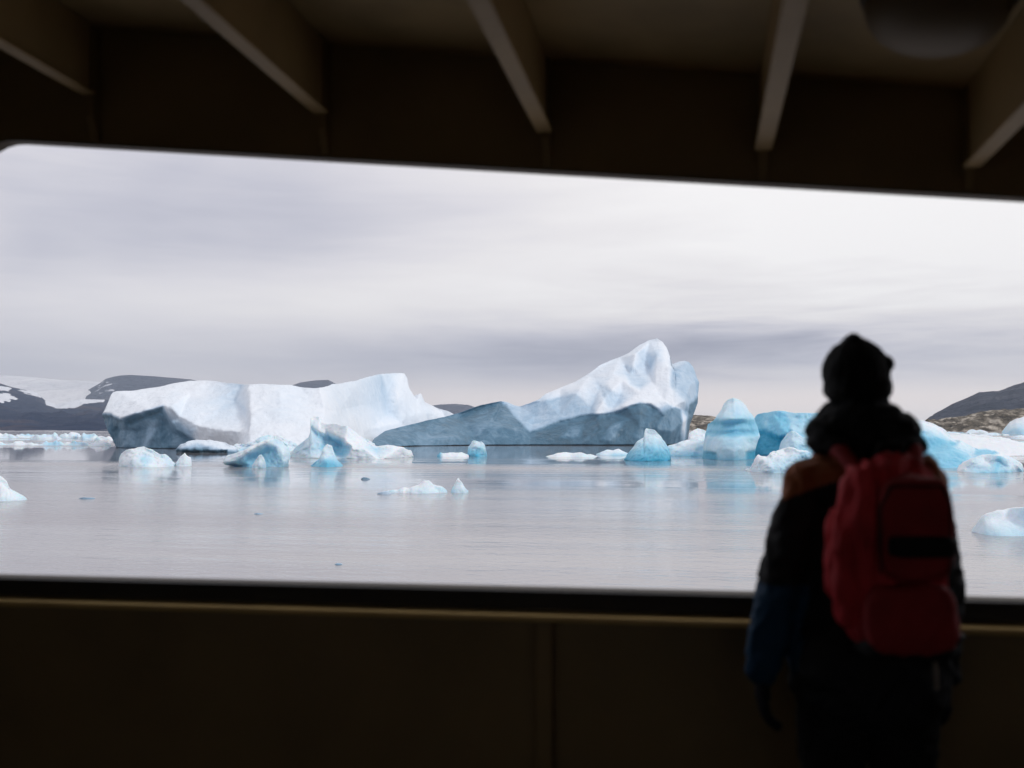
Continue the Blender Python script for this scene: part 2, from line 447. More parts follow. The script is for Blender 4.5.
def rock_mat(name, c0, c1, c2, scale, snowcol=(.8, .83, .88), snow_amt=0.0, blotch=None, hscale=3.0):
    m, t, bs = newmat(name)
    tcn = nd(t, 'ShaderNodeTexCoord'); mp = nd(t, 'ShaderNodeMapping'); mp.inputs['Scale'].default_value = (1, 1, hscale)
    t.links.new(tcn.outputs['Object'], mp.inputs['Vector'])
    n = nd(t, 'ShaderNodeTexNoise'); n.inputs['Scale'].default_value = scale; n.inputs['Detail'].default_value = 8; n.inputs['Roughness'].default_value = .6
    t.links.new(mp.outputs[0], n.inputs['Vector'])
    r = nd(t, 'ShaderNodeValToRGB'); t.links.new(n.outputs['Fac'], r.inputs[0])
    e_ = r.color_ramp.elements; e_[0].position = .34; e_[0].color = c0+(1,); e_[1].position = .66; e_[1].color = c2+(1,)
    k = e_.new(.5); k.color = c1+(1,)
    a = nd(t, 'ShaderNodeAttribute'); a.attribute_name = 'snow'
    n2 = nd(t, 'ShaderNodeTexNoise'); n2.inputs['Scale'].default_value = scale*5; n2.inputs['Detail'].default_value = 6
    t.links.new(mp.outputs[0], n2.inputs['Vector'])
    ad = nd(t, 'ShaderNodeMath', operation='ADD'); t.links.new(a.outputs['Fac'], ad.inputs[0]); t.links.new(n2.outputs['Fac'], ad.inputs[1])
    mr = nd(t, 'ShaderNodeMapRange'); t.links.new(ad.outputs[0], mr.inputs[0])
    mr.inputs[1].default_value = 0.92-snow_amt; mr.inputs[2].default_value = 1.05-snow_amt
    mx = nd(t, 'ShaderNodeMixRGB'); t.links.new(mr.outputs[0], mx.inputs[0]); t.links.new(r.outputs[0], mx.inputs[1])
    mx.inputs[2].default_value = snowcol+(1,)
    t.links.new(mx.outputs[0], bs.inputs['Base Color']); bs.inputs['Roughness'].default_value = .9
    bs.inputs['Specular IOR Level'].default_value = .1
    bp = nd(t, 'ShaderNodeBump'); bp.inputs['Strength'].default_value = .5; bp.inputs['Distance'].default_value = .25/scale
    t.links.new(n2.outputs['Fac'], bp.inputs['Height']); t.links.new(bp.outputs[0], bs.inputs['Normal'])
    return m
M_RL = rock_mat('far_rock', (.012, .026, .064), (.02, .038, .082), (.085, .070, .085), .004, snow_amt=.16)  # rock tinted bluer to carry part of the distance haze
M_RF = rock_mat('hazed_peak_rock', (.045, .06, .10), (.065, .08, .12), (.11, .11, .14), .003)  # distance haze is mixed into this paler, bluish rock colour
M_CAP = rock_mat('ice_cap', (.7, .72, .76), (.8, .81, .84), (.84, .85, .87), .002)
M_RR = rock_mat('near_hill_rock', (.02, .028, .045), (.036, .044, .066), (.075, .08, .10), .008, hscale=1.5)
M_CO = rock_mat('coast_rock', (.03, .027, .023), (.15, .13, .10), (.55, .50, .42), .11, snow_amt=0.15, hscale=1.3)
land('ice_cap', 'pale snow covered ice cap behind the dark left mountains', None,
     [(-220, 372), (-60, 374), (0, 375), (30, 377), (60, 380), (90, 381), (110, 384), (150, 392), (250, 400), (420, 412)], 6100, 1500, 600, M_CAP, amp=16, freq=.0006, rough_top=.1, step=3)
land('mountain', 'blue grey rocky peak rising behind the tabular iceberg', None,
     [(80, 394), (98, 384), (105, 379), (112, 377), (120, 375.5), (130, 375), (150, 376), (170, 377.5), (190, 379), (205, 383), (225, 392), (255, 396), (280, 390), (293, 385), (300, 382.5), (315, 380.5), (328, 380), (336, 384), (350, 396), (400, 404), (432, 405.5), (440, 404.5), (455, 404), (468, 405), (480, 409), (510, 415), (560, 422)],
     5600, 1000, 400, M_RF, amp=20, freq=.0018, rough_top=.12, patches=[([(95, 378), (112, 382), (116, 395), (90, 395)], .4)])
land('mountain', 'dark rocky mountain with snow patches on the left shore', None,
     [(-230, 370), (-120, 376), (-50, 381), (0, 383), (8, 386), (20, 389), (35, 392), (45, 401), (55, 404.5), (65, 402), (80, 399), (105, 400), (125, 404), (180, 412), (260, 420), (330, 425.5)],
     3800, 3210, 900, M_RL, pw=2.0, amp=26, freq=.0028, rough_top=.18,
     patches=[([(-10, 393), (6, 393), (18, 399), (0, 402), (-14, 400)], .62), ([(0, 386), (12, 388), (8, 391), (-6, 390)], .6), ([(15, 389), (30, 390), (42, 395), (40, 398), (24, 394)], .5),
              ([(44, 401), (60, 403), (80, 399), (104, 399), (104, 402), (84, 404), (74, 408), (56, 408), (46, 405)], .72)])
land('hill', 'dark bare rocky hill rising on the right shore', None,
     [(900, 431), (915, 428), (926, 421), (935, 414), (951, 405), (960, 401), (970, 397), (980, 393), (990, 391.5), (1000, 391), (1010, 387.5), (1024, 383), (1045, 376), (1080, 366), (1150, 358), (1260, 352)],
     2300, 800, 700, M_RR, amp=13, freq=.006, rough_top=.25, patches=[([(945, 417), (960, 414), (962, 418), (946, 421)], .3)])
land('rocky_shore', 'low shore of pale and brown broken rocks below the dark hill', None,
     [(912, 431), (922, 424), (927, 420), (940, 420.5), (952, 418), (966, 416), (977, 413), (990, 411), (1002, 409), (1024, 408), (1060, 404), (1120, 400), (1240, 398)],
     800, 95, 90, M_CO, amp=5.5, freq=.035, rough_top=.35)
land('rocky_shore', 'low brown rocky point between the peaked iceberg and the domed one', None,
     [(640, 427), (670, 420), (690, 415.5), (700, 415), (712, 416), (722, 418), (735, 419), (760, 421), (800, 424), (860, 427)],
     1100, 90, 120, M_CO, amp=4, freq=.02, rough_top=.3)

# ------------------------------------------------------------------ icebergs
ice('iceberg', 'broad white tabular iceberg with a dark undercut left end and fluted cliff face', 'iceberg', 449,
    [(113, 392), (117, 391), (130, 391), (145, 389), (160, 386.5), (175, 383), (190, 381), (205, 380.5), (225, 382.5), (243, 384.5), (260, 384), (290, 385), (305, 388), (315, 388), (328, 386), (335, 384), (355, 381), (368, 377), (380, 374), (395, 373), (404, 373), (407, 378), (409, 387), (414, 396), (417, 399), (418.5, 395), (421, 393.5), (423, 398), (425, 402), (433, 406), (440, 409), (447, 411), (458, 416)],
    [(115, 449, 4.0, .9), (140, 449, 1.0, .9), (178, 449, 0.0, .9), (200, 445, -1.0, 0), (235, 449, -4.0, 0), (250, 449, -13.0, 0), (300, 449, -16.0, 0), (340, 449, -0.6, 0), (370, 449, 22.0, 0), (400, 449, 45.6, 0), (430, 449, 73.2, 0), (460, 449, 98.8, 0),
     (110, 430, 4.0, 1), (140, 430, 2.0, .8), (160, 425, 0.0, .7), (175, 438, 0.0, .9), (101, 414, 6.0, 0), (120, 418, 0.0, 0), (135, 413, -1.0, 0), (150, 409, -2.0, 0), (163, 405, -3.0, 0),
     (130, 398, 8.0, 0), (160, 395, 8.0, 0), (190, 392, 10.0, 0), (117, 391, 14.0, 0), (145, 389, 16.0, 0), (175, 383, 18.0, 0), (205, 380.5, 18.0, 0),
     (172, 405, -3.0, 0.08), (180, 415, -1.0, .1), (200, 425, -3.0, .05), (205, 402, 4.0, .08), (225, 395, 7.0, .22), (240, 386, 9.0, .3), (243, 410, 1.0, .14), (235, 400, 6.0, .27), (248, 386, 2.0, 0), (250, 410, -5.0, 0), (250, 430, -9.5, 0),  # bluer values near the corner paint the shadow of its recess
     (280, 385, 2.0, .05), (280, 410, -5.0, .1), (280, 430, -10.5, 0), (300, 388, 4.0, .08), (320, 388, 3.0, 0), (325, 410, -0.9, 0), (320, 430, -9.5, 0), (240, 430, -6.5, 0),
     (333, 385, 10.1, .1), (340, 410, 8.4, .1), (360, 380, 27.8, .12), (365, 405, 28.9, .15), (380, 376, 44.2, .26), (385, 400, 45.3, .28), (388, 415, 45.2, .2), (395, 374, 51.5, .12), (398, 400, 45.4, 0), (404, 374, 55.1, 0), (411, 400, 54.4, 0), (417, 415, 57.1, 0), (400, 425, 47.6, 0), (370, 430, 24.5, 0),
     (425, 405, 71.1, .05), (430, 415, 72.2, .1), (445, 420, 84.5, 0), (440, 411, 83.4, 0)],
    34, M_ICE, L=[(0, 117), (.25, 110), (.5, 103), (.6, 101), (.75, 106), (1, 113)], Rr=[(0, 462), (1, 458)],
    patches=[([(96, 413.5), (110, 415), (120, 419), (124, 418), (135, 413), (150, 409), (163, 405), (168, 418), (175, 430), (194, 438), (190, 455), (96, 455)], .63, 1.5, 2.0),  # undercut face: dense wet ice, darkened further with painted shade
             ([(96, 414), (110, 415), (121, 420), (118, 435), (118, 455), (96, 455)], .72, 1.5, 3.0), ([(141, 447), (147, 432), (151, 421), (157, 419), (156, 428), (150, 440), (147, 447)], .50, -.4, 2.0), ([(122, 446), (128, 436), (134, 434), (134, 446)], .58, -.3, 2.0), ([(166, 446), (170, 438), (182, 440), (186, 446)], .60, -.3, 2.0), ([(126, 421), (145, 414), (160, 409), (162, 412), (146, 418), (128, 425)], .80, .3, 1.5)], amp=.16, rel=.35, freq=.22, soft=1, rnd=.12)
ice('iceberg', 'tall peaked iceberg with snowy folds above a long dark blue grey base', 'iceberg', 445,
    [(374, 438), (385, 431), (400, 427), (425, 421), (445, 416.5), (458, 413), (470, 409), (480, 405.5), (500, 401), (507, 402), (515, 405.5), (520, 406.5), (530, 403), (540, 399), (545, 394), (560, 388), (575, 382), (590, 373), (600, 365), (612, 360), (620, 357), (630, 352), (640, 345), (648, 340.5), (657, 338.5), (663, 342), (667, 348), (669, 353), (669.6, 363), (672, 364), (678, 362), (684, 361), (689, 362), (693, 367)],
    [(374, 445, -26, .6), (420, 445, -14, .7), (480, 445, -5, .75), (530, 445, -3, .8), (580, 445, -4, .8), (640, 445, -6, .8), (665, 445, -4, .7), (687, 445, 0, .5),
     (376, 438, -24, .6), (400, 430, -15, .6), (440, 422, -5, .7), (460, 416, 2, .7), (480, 408, 5, .7), (498, 403, 5, .7), (450, 435, -8, .6), (490, 425, -1, .7), (520, 430, -1, .8),
     (505, 402, 11, .25), (520, 407, 11, .3), (530, 430, 2, .4), (545, 401, 8, .3), (575, 396, 6, .3), (560, 415, 4, .38), (590, 411, 3, .36), (535, 415, 7, .36),
     (600, 430, -3, .8), (640, 425, -4, .85), (640, 403, -1, .05),
     (560, 389, 14, 0), (590, 374, 18, .08), (620, 357, 23, .1), (650, 341, 27, .1), (665, 343, 24, 0), (580, 388, 8, 0), (597, 411, 1, 0),
     (600, 385, 10, .2), (612, 408, 2, .2), (620, 396, 7, .28), (606, 396, 3, 0), (630, 375, 14, .26), (622, 380, 9, 0), (612, 374, 13, .05), (640, 382, 10, .22), (650, 370, 19, .2), (645, 360, 20, .25), (636, 354, 17, 0), (657, 355, 17, .25), (667, 366, 12, 0), (655, 372, 12, 0), (655, 386, 7, 0), (640, 393, 4, 0), (625, 404, 0, 0),
     (671, 366, 15, .1), (688, 362, 14, .32), (697, 380, 12, .42), (690, 385, 6, .38), (680, 380, 6, .25), (675, 372, 9, .3), (670, 386, 4, .05), (685, 400, 1, .25), (675, 405, 0, 0), (665, 400, 1, 0), (697, 400, 8, .6), (692, 415, 4, .7),
     (672, 410, -3, .6), (672, 430, -5, .6), (684, 420, -4, .05)],
    42, M_ICE, L=[(0, 370), (1, 374)], Rr=[(0, 687), (.3, 690), (.55, 698), (.8, 699), (1, 693)],
    patches=[([(366, 436), (400, 427.5), (425, 421.5), (445, 417), (458, 413.5), (470, 410), (480, 406), (499, 401.8), (506, 404), (512, 413), (521, 424), (530, 431), (545, 426), (560, 420), (580, 415), (607, 413), (620, 410), (630, 405), (640, 402), (650, 403), (658, 408), (663, 415), (657, 424), (655, 452), (366, 452)], .66, .9, 1.3),  # wet blue base; part of its overhang shade is in the colour
             ([(555, 425), (585, 418), (610, 416), (640, 405), (655, 409), (661, 416), (655, 424), (655, 452), (535, 452), (535, 432)], .76, 0, 1.5), ([(400, 440), (430, 434), (455, 432), (460, 436), (430, 441), (400, 444)], .60, -.3, 2.5), ([(470, 424), (492, 418), (505, 424), (495, 430), (476, 430)], .60, -.4, 2.5), ([(440, 424), (470, 412), (498, 404), (500, 408), (474, 418), (444, 428)], .72, .3, 2), ([(600, 438), (612, 424), (622, 420), (620, 430), (610, 441)], .60, -.4, 2), ([(560, 436), (572, 424), (584, 424), (578, 436)], .62, -.3, 2), ([(634, 436), (640, 420), (650, 416), (650, 430), (644, 440)], .66, -.3, 2),
             ([(503, 403), (520, 407), (545, 401), (560, 396), (575, 395), (585, 402), (596, 411), (560, 418), (545, 424), (530, 430), (520, 421), (512, 411)], .36, .3, 2.0),
             ([(597, 384), (606, 386), (616, 394), (626, 399), (618, 406), (608, 407), (602, 397)], .26, .9, 2.0), ([(624, 366), (632, 368), (640, 378), (650, 381), (640, 388), (630, 384)], .27, 1.0, 2.0), ([(636, 352), (644, 350), (652, 358), (650, 370), (642, 366)], .24, 1.0, 2.0),
             ([(672, 368), (684, 366), (696, 374), (698, 395), (690, 402), (680, 394), (670, 386)], .34, .4, 2.0),
             ([(663, 416), (668, 409), (675, 406.5), (681, 409), (683, 420), (680, 437), (676, 452), (656, 452), (658, 424)], .62, 0.6),
             ([(690, 405), (699, 398), (692, 425), (690, 452), (684, 452), (687, 420)], .72, .5)], amp=.11, rel=.25, freq=.2, soft=1, rnd=.1)
ice('ice_floe', 'heap of white ice rubble at the foot of the tabular cliff above the arch', 'ice rubble', 451.5,
    [(226, 450), (232, 447), (238, 444), (246, 445), (253, 441), (262, 437), (270, 435), (280, 436), (290, 440), (298, 446)], [(230, 451, 0, .1), (290, 451, 0, .1), (250, 444, 1, .05), (262, 440, 1, .2), (276, 438, 2, .05), (245, 448, 0, .3), (268, 446, 0, .2)], 8, M_TURQ, amp=.28, rel=.5, freq=.9, seed=61)
ice('ice_floe', 'crumbled heap of white ice rubble behind the neck of the swan shaped iceberg', 'ice rubble', 451,
    [(268, 448), (278, 441), (288, 434), (297, 431), (306, 433), (318, 431), (330, 436), (345, 434), (362, 437), (375, 443)], [(270, 451, 4, .1), (330, 451, 4, .1), (370, 451, 6, .1), (296, 436, 5, .15), (330, 440, 5, .05)], 8, M_TURQ, amp=.28, rel=.5, freq=.8, seed=62)
ice('iceberg', 'swan shaped white iceberg with a curved neck and blue hollow', 'iceberg', 458.5,
    [(290, 453), (293, 449), (300, 443), (308, 438), (311, 430), (308, 424), (309.5, 419), (314, 416.5), (319, 416.5), (321, 422), (326, 424), (337, 424), (347, 426), (355, 432), (362, 437.6), (370, 443), (378, 446.5), (393, 445), (403, 447.5), (410.6, 450), (413, 455)],
    [(290, 458, 3, 0), (320, 458, -1, .05), (345, 458, 0, .1), (380, 458, -2, 0), (412, 458, 2, 0), (300, 450, 2, .22), (318, 448, 2, .25), (335, 452, 2.5, .3), (311, 428, 3, .2), (316, 418, 4, 0), (325, 428, 3, 0),
     (345, 438, 0, 0), (352, 447, -1, 0), (365, 448, -1, .05), (340, 445, 4, .5), (330, 438, 4, .45), (362, 440, 1, .0), (375, 449, .5, .25), (395, 449, -1, 0), (308, 444, 1, .15)],
    14, M_TURQ, patches=[([(311, 427), (318, 432), (328, 437), (340, 441), (350, 446), (349, 452), (343, 455), (332, 450), (324, 442), (316, 437)], .34, .8, 2.0)], amp=.12, rel=.25, freq=.5, seed=2)
ice('iceberg', 'turquoise arched iceberg leaning left in front of the tabular one', 'iceberg', 467.5,
    [(224, 458), (230, 455), (240, 451.5), (246, 449), (256, 445), (264, 441), (268.5, 439.5), (276, 439), (283, 443), (289, 449), (291, 457), (290, 463)],
    [(243, 467, 0, .5), (262, 467, 1, .5), (278, 467, 0, .45), (288, 467, 1, .3), (228, 459, -1, .05), (246, 452, -1, .02), (268, 441, -.5, 0), (250, 459, 1, .6), (265, 452, 1, .6), (270, 460, 0.5, .7), (276, 445, .5, .15), (284, 452, -1, .12), (288, 460, -.5, .2)],
    9, M_TURQ, L=[(0, 242), (.3, 236), (.45, 226), (.6, 223), (1, 225)], Rr=[(0, 288), (1, 290)],
    patches=[([(226, 462), (240, 457), (252, 451), (264, 446), (274, 448), (280, 460), (280, 470), (236, 470)], .34, .5, 2.5)], amp=.09, rel=.2, freq=.8, seed=3)
ice('iceberg', 'small white lump of ice floating under the turquoise arch', 'iceberg', 468.5,
    [(252, 466), (255, 460), (259, 455), (262, 454.5), (265, 459), (267, 466)], [(255, 467, 0, .2), (262, 458, 0, .1), (266, 467, .5, .3)], 3, M_TURQ, amp=.05, seed=4)
ice('iceberg', 'small turquoise pyramid of ice beside the swan shaped iceberg', 'iceberg', 467,
    [(311, 465.5), (315, 462), (319, 459), (322, 451.5), (324.5, 446), (327, 444), (332, 446), (334.5, 454), (338, 461), (343, 465.5)],
    [(312, 467, 0, .5), (327, 467, -1.5, .7), (342, 467, 0, .6), (327, 460, -.5, .5), (327, 446, 1, .08), (322, 455, 0.5, .15), (333, 455, .8, .2)], 5, M_TURQ, amp=.08, rel=.15, freq=.9, seed=5)
ice('iceberg', 'pale blue dome shaped iceberg with horizontal melt bands', 'iceberg', 460,
    [(702, 450), (704.5, 441), (706, 432), (707.5, 424), (714, 420), (719, 413), (724, 404), (728, 399.5), (733, 397.5), (740, 400), (746, 405), (750, 412), (756, 418), (759.5, 424), (758, 430)],
    [(719, 403, 5.8, 0.16), (726.7, 402.5, 3.1, 0.16), (734, 402, 2.6, 0.15), (740, 401.7, 3.0, 0.16), (747, 402.5, 5.6, 0.16), (715, 413, 3.8, 0.22), (724.9, 412.5, 1.1, 0.22), (734, 412, 0.6, 0.21), (743, 411.7, 1.0, 0.22), (753, 412.5, 3.6, 0.22), (707, 419, 2.3, 0.30), (721.3, 418.5, -0.4, 0.30), (734, 418, -0.9, 0.28), (745, 417.7, -0.5, 0.30), (757, 418.5, 2.1, 0.30), (706, 424, 4.1, 0.50), (720.85, 423.5, 1.4, 0.50), (734, 423, 0.9, 0.47), (746, 422.7, 1.3, 0.50), (759, 423.5, 3.9, 0.50), (705, 429, 3.6, 0.40), (720.4, 428.5, 0.9, 0.40), (734, 428, 0.4, 0.38), (746, 427.7, 0.8, 0.40), (759, 428.5, 3.4, 0.40), (705, 433, 4.1, 0.50), (720.4, 432.5, 1.4, 0.50), (734, 432, 0.9, 0.47), (745.5, 431.7, 1.3, 0.50), (758, 432.5, 3.9, 0.50), (704, 437, 2.2, 0.26), (719.95, 436.5, -0.5, 0.26), (734, 436, -1.0, 0.25), (745.5, 435.7, -0.6, 0.26), (758, 436.5, 2.0, 0.26), (704, 447, 1.6, 0.22), (719.95, 446.5, -1.1, 0.22), (734, 446, -1.6, 0.21), (745.5, 445.7, -1.2, 0.22), (758, 446.5, 1.4, 0.22), (704, 454, 1.9, 0.30), (719.95, 453.5, -0.8, 0.30), (734, 453, -1.3, 0.28), (745.5, 452.7, -0.9, 0.30), (758, 453.5, 1.7, 0.30), (704, 461, 2.2, 0.45), (719.95, 460.5, -0.5, 0.45), (734, 460, -1.0, 0.43), (745.5, 459.7, -0.6, 0.45), (758, 460.5, 2.0, 0.45)],
    16, M_TURQ, L=[(0, 702), (1, 704)], Rr=[(0, 755), (.4, 756), (.55, 760), (1, 754)],
    patches=[([(704, 450), (716, 451), (718, 464), (700, 464)], .66, .7, 1.5), ([(746, 450), (757, 449), (759, 464), (747, 464)], .68, .7, 1.5)], amp=.10, rel=.12, freq=.45, seed=6)
ice('iceberg', 'vivid turquoise iceberg with deep blue hollows behind the domed one', 'iceberg', 456,
    [(750, 425), (757, 415), (765, 413), (780, 410.5), (795, 413.5), (803, 413), (815, 413), (835, 416), (860, 425), (880, 440)],
    [(752, 456, 0, .8), (775, 456, 0, .8), (800, 456, -1, .6), (850, 456, 2, .5), (760, 420, 3, .45), (775, 416, 1, .36), (790, 416, 2, .3), (782, 428, -1, .5), (765, 437, 2, .8), (778, 444, 1, .85), (770, 428, 1, .35), (792, 428, -.5, .25), (800, 420, 1, .35), (815, 430, 0, .3), (840, 430, 2, .3)],
    18, M_TURQ, patches=[([(756, 432), (766, 431), (776, 436), (786, 437), (782, 446), (776, 458), (755, 458)], .74, 1.2, 3), ([(769, 420), (780, 415), (790, 420), (790, 430), (778, 433), (771, 428)], .45, .8, 3)], amp=.15, rel=.4, freq=.35, seed=7)
ice('iceberg', 'pointed pale lump of ice between the turquoise iceberg and the person', 'iceberg', 459,
    [(778, 452), (781, 443), (786, 434), (791, 431), (796, 432), (803, 438), (812, 436), (822, 446), (826, 455)],
    [(780, 459, 1, .3), (800, 459, 0, .3), (790, 435, 1, .1), (796, 445, 0, .25), (784, 448, .5, .12), (810, 442, .5, .3)], 8, M_TURQ, amp=.12, rel=.25, freq=.6, seed=8)
ice('iceberg', 'crumbly low white ice mound by the left shoulder of the person', 'iceberg', 472.5,
    [(744, 471), (750, 468), (754, 460), (758, 456), (766, 457), (773, 452), (782, 450), (792, 448), (799, 450.5), (810, 453), (822, 461), (830, 470)],
    [(748, 472, 1, .15), (775, 472, -1, .3), (800, 472, -1, .3), (760, 458, 0, 0), (785, 452, 1, 0), (775, 462, -.5, .2), (795, 463, -.5, .28), (765, 466, -.8, .12)], 8, M_TURQ, amp=.14, rel=.35, freq=.9, seed=9)
ice('iceberg', 'small turquoise fin shaped iceberg before the peaked one', 'iceberg', 461,
    [(624, 459), (630, 451), (637, 442), (641, 438.5), (644.5, 437), (644.5, 432), (646.5, 428.5), (655, 430), (661, 436.6), (667, 445), (670, 454), (671, 460)],
    [(626, 461, 0, .75), (645, 461, -1.5, .85), (668, 461, 0, .75), (640, 452, -.3, .45), (655, 448, -.6, .4), (648, 433, 1.5, .1), (657, 436, 1.2, .12), (664, 445, .8, .3), (634, 447, .8, .2)], 7, M_TURQ, amp=.1, rel=.25, freq=.7, seed=10)
ice('iceberg', 'low pale turquoise ice shelf joining the fin and the dome shaped icebergs', 'iceberg', 456,
    [(660, 454), (668, 446), (676, 444), (683, 441), (690, 440), (697, 436), (704, 434), (712, 440), (718, 448)],
    [(662, 456, 0, .5), (690, 456, -1, .55), (715, 456, 0, .5), (680, 445, 2, .05), (700, 437, 3, .05), (695, 448, 0, .2), (675, 450, 0, .2)], 12, M_TURQ, amp=.12, rel=.3, freq=.6, seed=11)
ice('iceberg', 'thin white floe at the right foot of the peaked iceberg', 'iceberg', 439,
    [(684, 437), (690, 432), (697, 428.5), (704, 430), (712, 434), (720, 438)], [(690, 438, 0, 0), (700, 432, 3, .05), (712, 438, 1, .1)], 12, M_TURQ, amp=.2, rel=.3, freq=.3, seed=12)
ice('iceberg', 'long sloping blue iceberg to the right of the person', 'iceberg', 467,
    [(868, 440), (880, 428), (895, 421.5), (905, 421), (912, 420), (922, 420.5), (935, 424), (944, 429), (950, 435), (955, 439), (960, 440.5), (968, 445), (975, 448), (985, 448.5), (1000, 452), (1010, 456), (1020, 462)],
    [(870, 467, 3, .5), (900, 467, 0, .4), (935, 467, -3, .4), (965, 467, -2, .4), (1000, 467, 1, .2), (905, 424, 7, .05), (920, 422, 7, .05), (938, 428, 7, 0), (955, 441, 6, .1), (975, 450, 5, .15), (1000, 454, 5, 0),
     (922, 431, 3, .36), (930, 443, 3, .55), (945, 442, 4, .5), (950, 450, 1, .46), (930, 455, 0, .45), (965, 456, 1, .42), (985, 453, 2, .4), (990, 460, 0, .2)],
    17, M_TURQ, patches=[([(920, 438), (932, 440), (945, 441), (957, 443), (952, 447), (938, 446), (922, 447)], .5, .6, 2.5), ([(975, 449), (990, 450), (1000, 453), (990, 455), (978, 454)], .42, .4, 1.5)], amp=.14, rel=.35, freq=.45, seed=13)
ice('iceberg', 'rounded white growler in front of the long sloping blue iceberg', 'iceberg', 472.5,
    [(957, 466), (963, 463), (972, 459), (980, 455.5), (990, 455), (1000, 456.5), (1008, 459), (1015, 460), (1021, 464), (1023, 469)],
    [(960, 468, 0, 0), (978, 472, -1, .45), (990, 472, -1.2, .5), (1018, 472, 0, .4), (985, 460, 1, 0), (1000, 463, 0, .35), (995, 468, -.8, .4), (975, 464, .3, .15), (1012, 466, 0, .1)], 8, M_TURQ, amp=.12, rel=.3, freq=.8, seed=14)
ice('iceberg', 'white snow topped shelf of ice behind the long sloping iceberg', 'iceberg', 457,
    [(938, 434), (950, 433), (965, 434), (985, 436), (1000, 438), (1015, 441), (1030, 444), (1060, 448)],
    [(940, 457, 0, 0), (1000, 457, 0, 0), (1055, 457, 2, .1), (945, 435, 38, 0), (980, 437, 34, 0), (1010, 441, 28, 0), (1050, 448, 18, 0)], 30, M_TURQ, amp=.2, rel=.3, freq=.3, seed=15)
ice('iceberg', 'smooth white iceberg cut by the right edge below the dark hill', 'iceberg', 434,
    [(1002, 432), (1006, 427), (1010, 422), (1016, 419), (1024, 416.5), (1034, 417), (1045, 424), (1056, 432)],
    [(1004, 434, 0, .3), (1024, 434, -4, .25), (1050, 434, 2, .2), (1015, 421, 5, 0), (1030, 418, 5, 0), (1018, 428, -1, .25)], 30, M_TURQ, amp=.3, rel=.5, freq=.15, seed=16)
ice('iceberg', 'smooth rounded near ice block cut by the right edge of the view', 'iceberg', 536,
    [(971, 533), (974, 527), (979, 520), (986, 514.5), (997, 511), (1010, 508.5), (1024, 507.5), (1040, 510), (1055, 520), (1062, 532)],
    [(972, 534, .6, .1), (990, 536, -.3, .35), (1030, 536, -.6, .35), (985, 520, .5, .05), (1010, 514, 1, .02), (1000, 526, 0, .18), (1035, 526, 0, .18)], 2.6, M_TURQ, amp=.035, rel=.05, freq=1.6, seed=17, step=1.5)
ice('iceberg', 'near white lump of ice cut by the left edge of the view', 'iceberg', 501,
    [(-26, 495), (-18, 482), (-8, 475), (0, 476), (3, 478), (8, 482), (10, 488), (14, 491), (20, 494), (26, 498), (28, 500)],
    [(-20, 501, .5, .1), (0, 501, -.5, .25), (25, 501, 0, .2), (0, 480, .6, 0), (8, 490, 0, .02), (0, 492, -.2, .03)], 3, M_TURQ, amp=.05, rel=.1, freq=1.2, seed=18)
ice('iceberg', 'low white growler with two humps before the dark undercut iceberg face', 'iceberg', 467,
    [(119, 461), (121, 454), (124, 450.5), (130, 449), (137, 447.5), (142, 446.5), (148, 447.5), (154, 451), (160, 454), (166, 455), (171, 458), (175, 463)],
    [(121, 467, 0, .1), (145, 467, -1.2, .1), (172, 467, 0, .15), (130, 453, .3, 0), (145, 450, .8, .05), (143, 457, -.2, .28), (158, 458, .1, 0), (168, 460, .2, .15)], 6, M_TURQ, amp=.11, rel=.25, freq=.8, seed=19)
ice('iceberg', 'little pointed lump of ice just right of the low two humped growler', 'iceberg', 466.5,
    [(174, 465), (178, 459), (181, 456), (184, 453), (187, 456), (191, 458), (192, 464)], [(176, 466, 0, .1), (190, 466, 0, .1), (184, 456, .5, .02)], 3, M_TURQ, amp=.08, rel=.15, freq=1, seed=20)
ice('iceberg', 'flat blue grey slab with a dark waterline under the tabular iceberg', 'iceberg', 453,
    [(176, 449), (180, 445), (187, 442), (196, 439.5), (204, 440), (210, 440.5), (219, 441.5), (226, 443), (233, 446), (238, 448.5)],
    [(178, 453, 0, .98), (205, 453, 0, .98), (236, 453, 0, .9), (180, 447, 0, .3), (196, 441, 2, .12), (222, 443, 2, .1), (195, 446, 0, .45), (215, 446, 0, .2), (232, 448, 0, .1)], 8, M_ICE,
    patches=[([(176, 449), (190, 449.5), (228, 449), (226, 455), (176, 455)], 1.0, .6, 1.0)], amp=.12, rel=.2, freq=.6, seed=21)
ice('iceberg', 'small blue chunk with a ragged white crown before the peaked iceberg', 'iceberg', 456.5,
    [(468, 452), (468.5, 447), (470.5, 444), (472.5, 440.6), (478, 441.5), (482.5, 441.5), (485, 445), (486, 451), (487, 455.5)],
    [(470, 456, 0, .6), (478, 456, -1, .8), (484, 456, 0, .5), (478, 450, -.4, .5), (473, 443, 0, .1), (484, 443, 0, .12), (480, 446, -.2, .25)], 4, M_TURQ, amp=.14, rel=.25, freq=1, seed=22, nv=24)
ice('iceberg', 'flat white strip of ice left of the small blue chunk', 'iceberg', 457,
    [(437, 455), (440, 452.2), (444, 453.2), (449, 452.4), (456, 453), (463, 452.4), (469, 455)], [(438, 457, 0, .7), (443, 456, 0, 0), (455, 457, 0, 0), (455, 451, 1, 0)], 5, M_TURQ, amp=.08, rel=.1, freq=.8, seed=23)
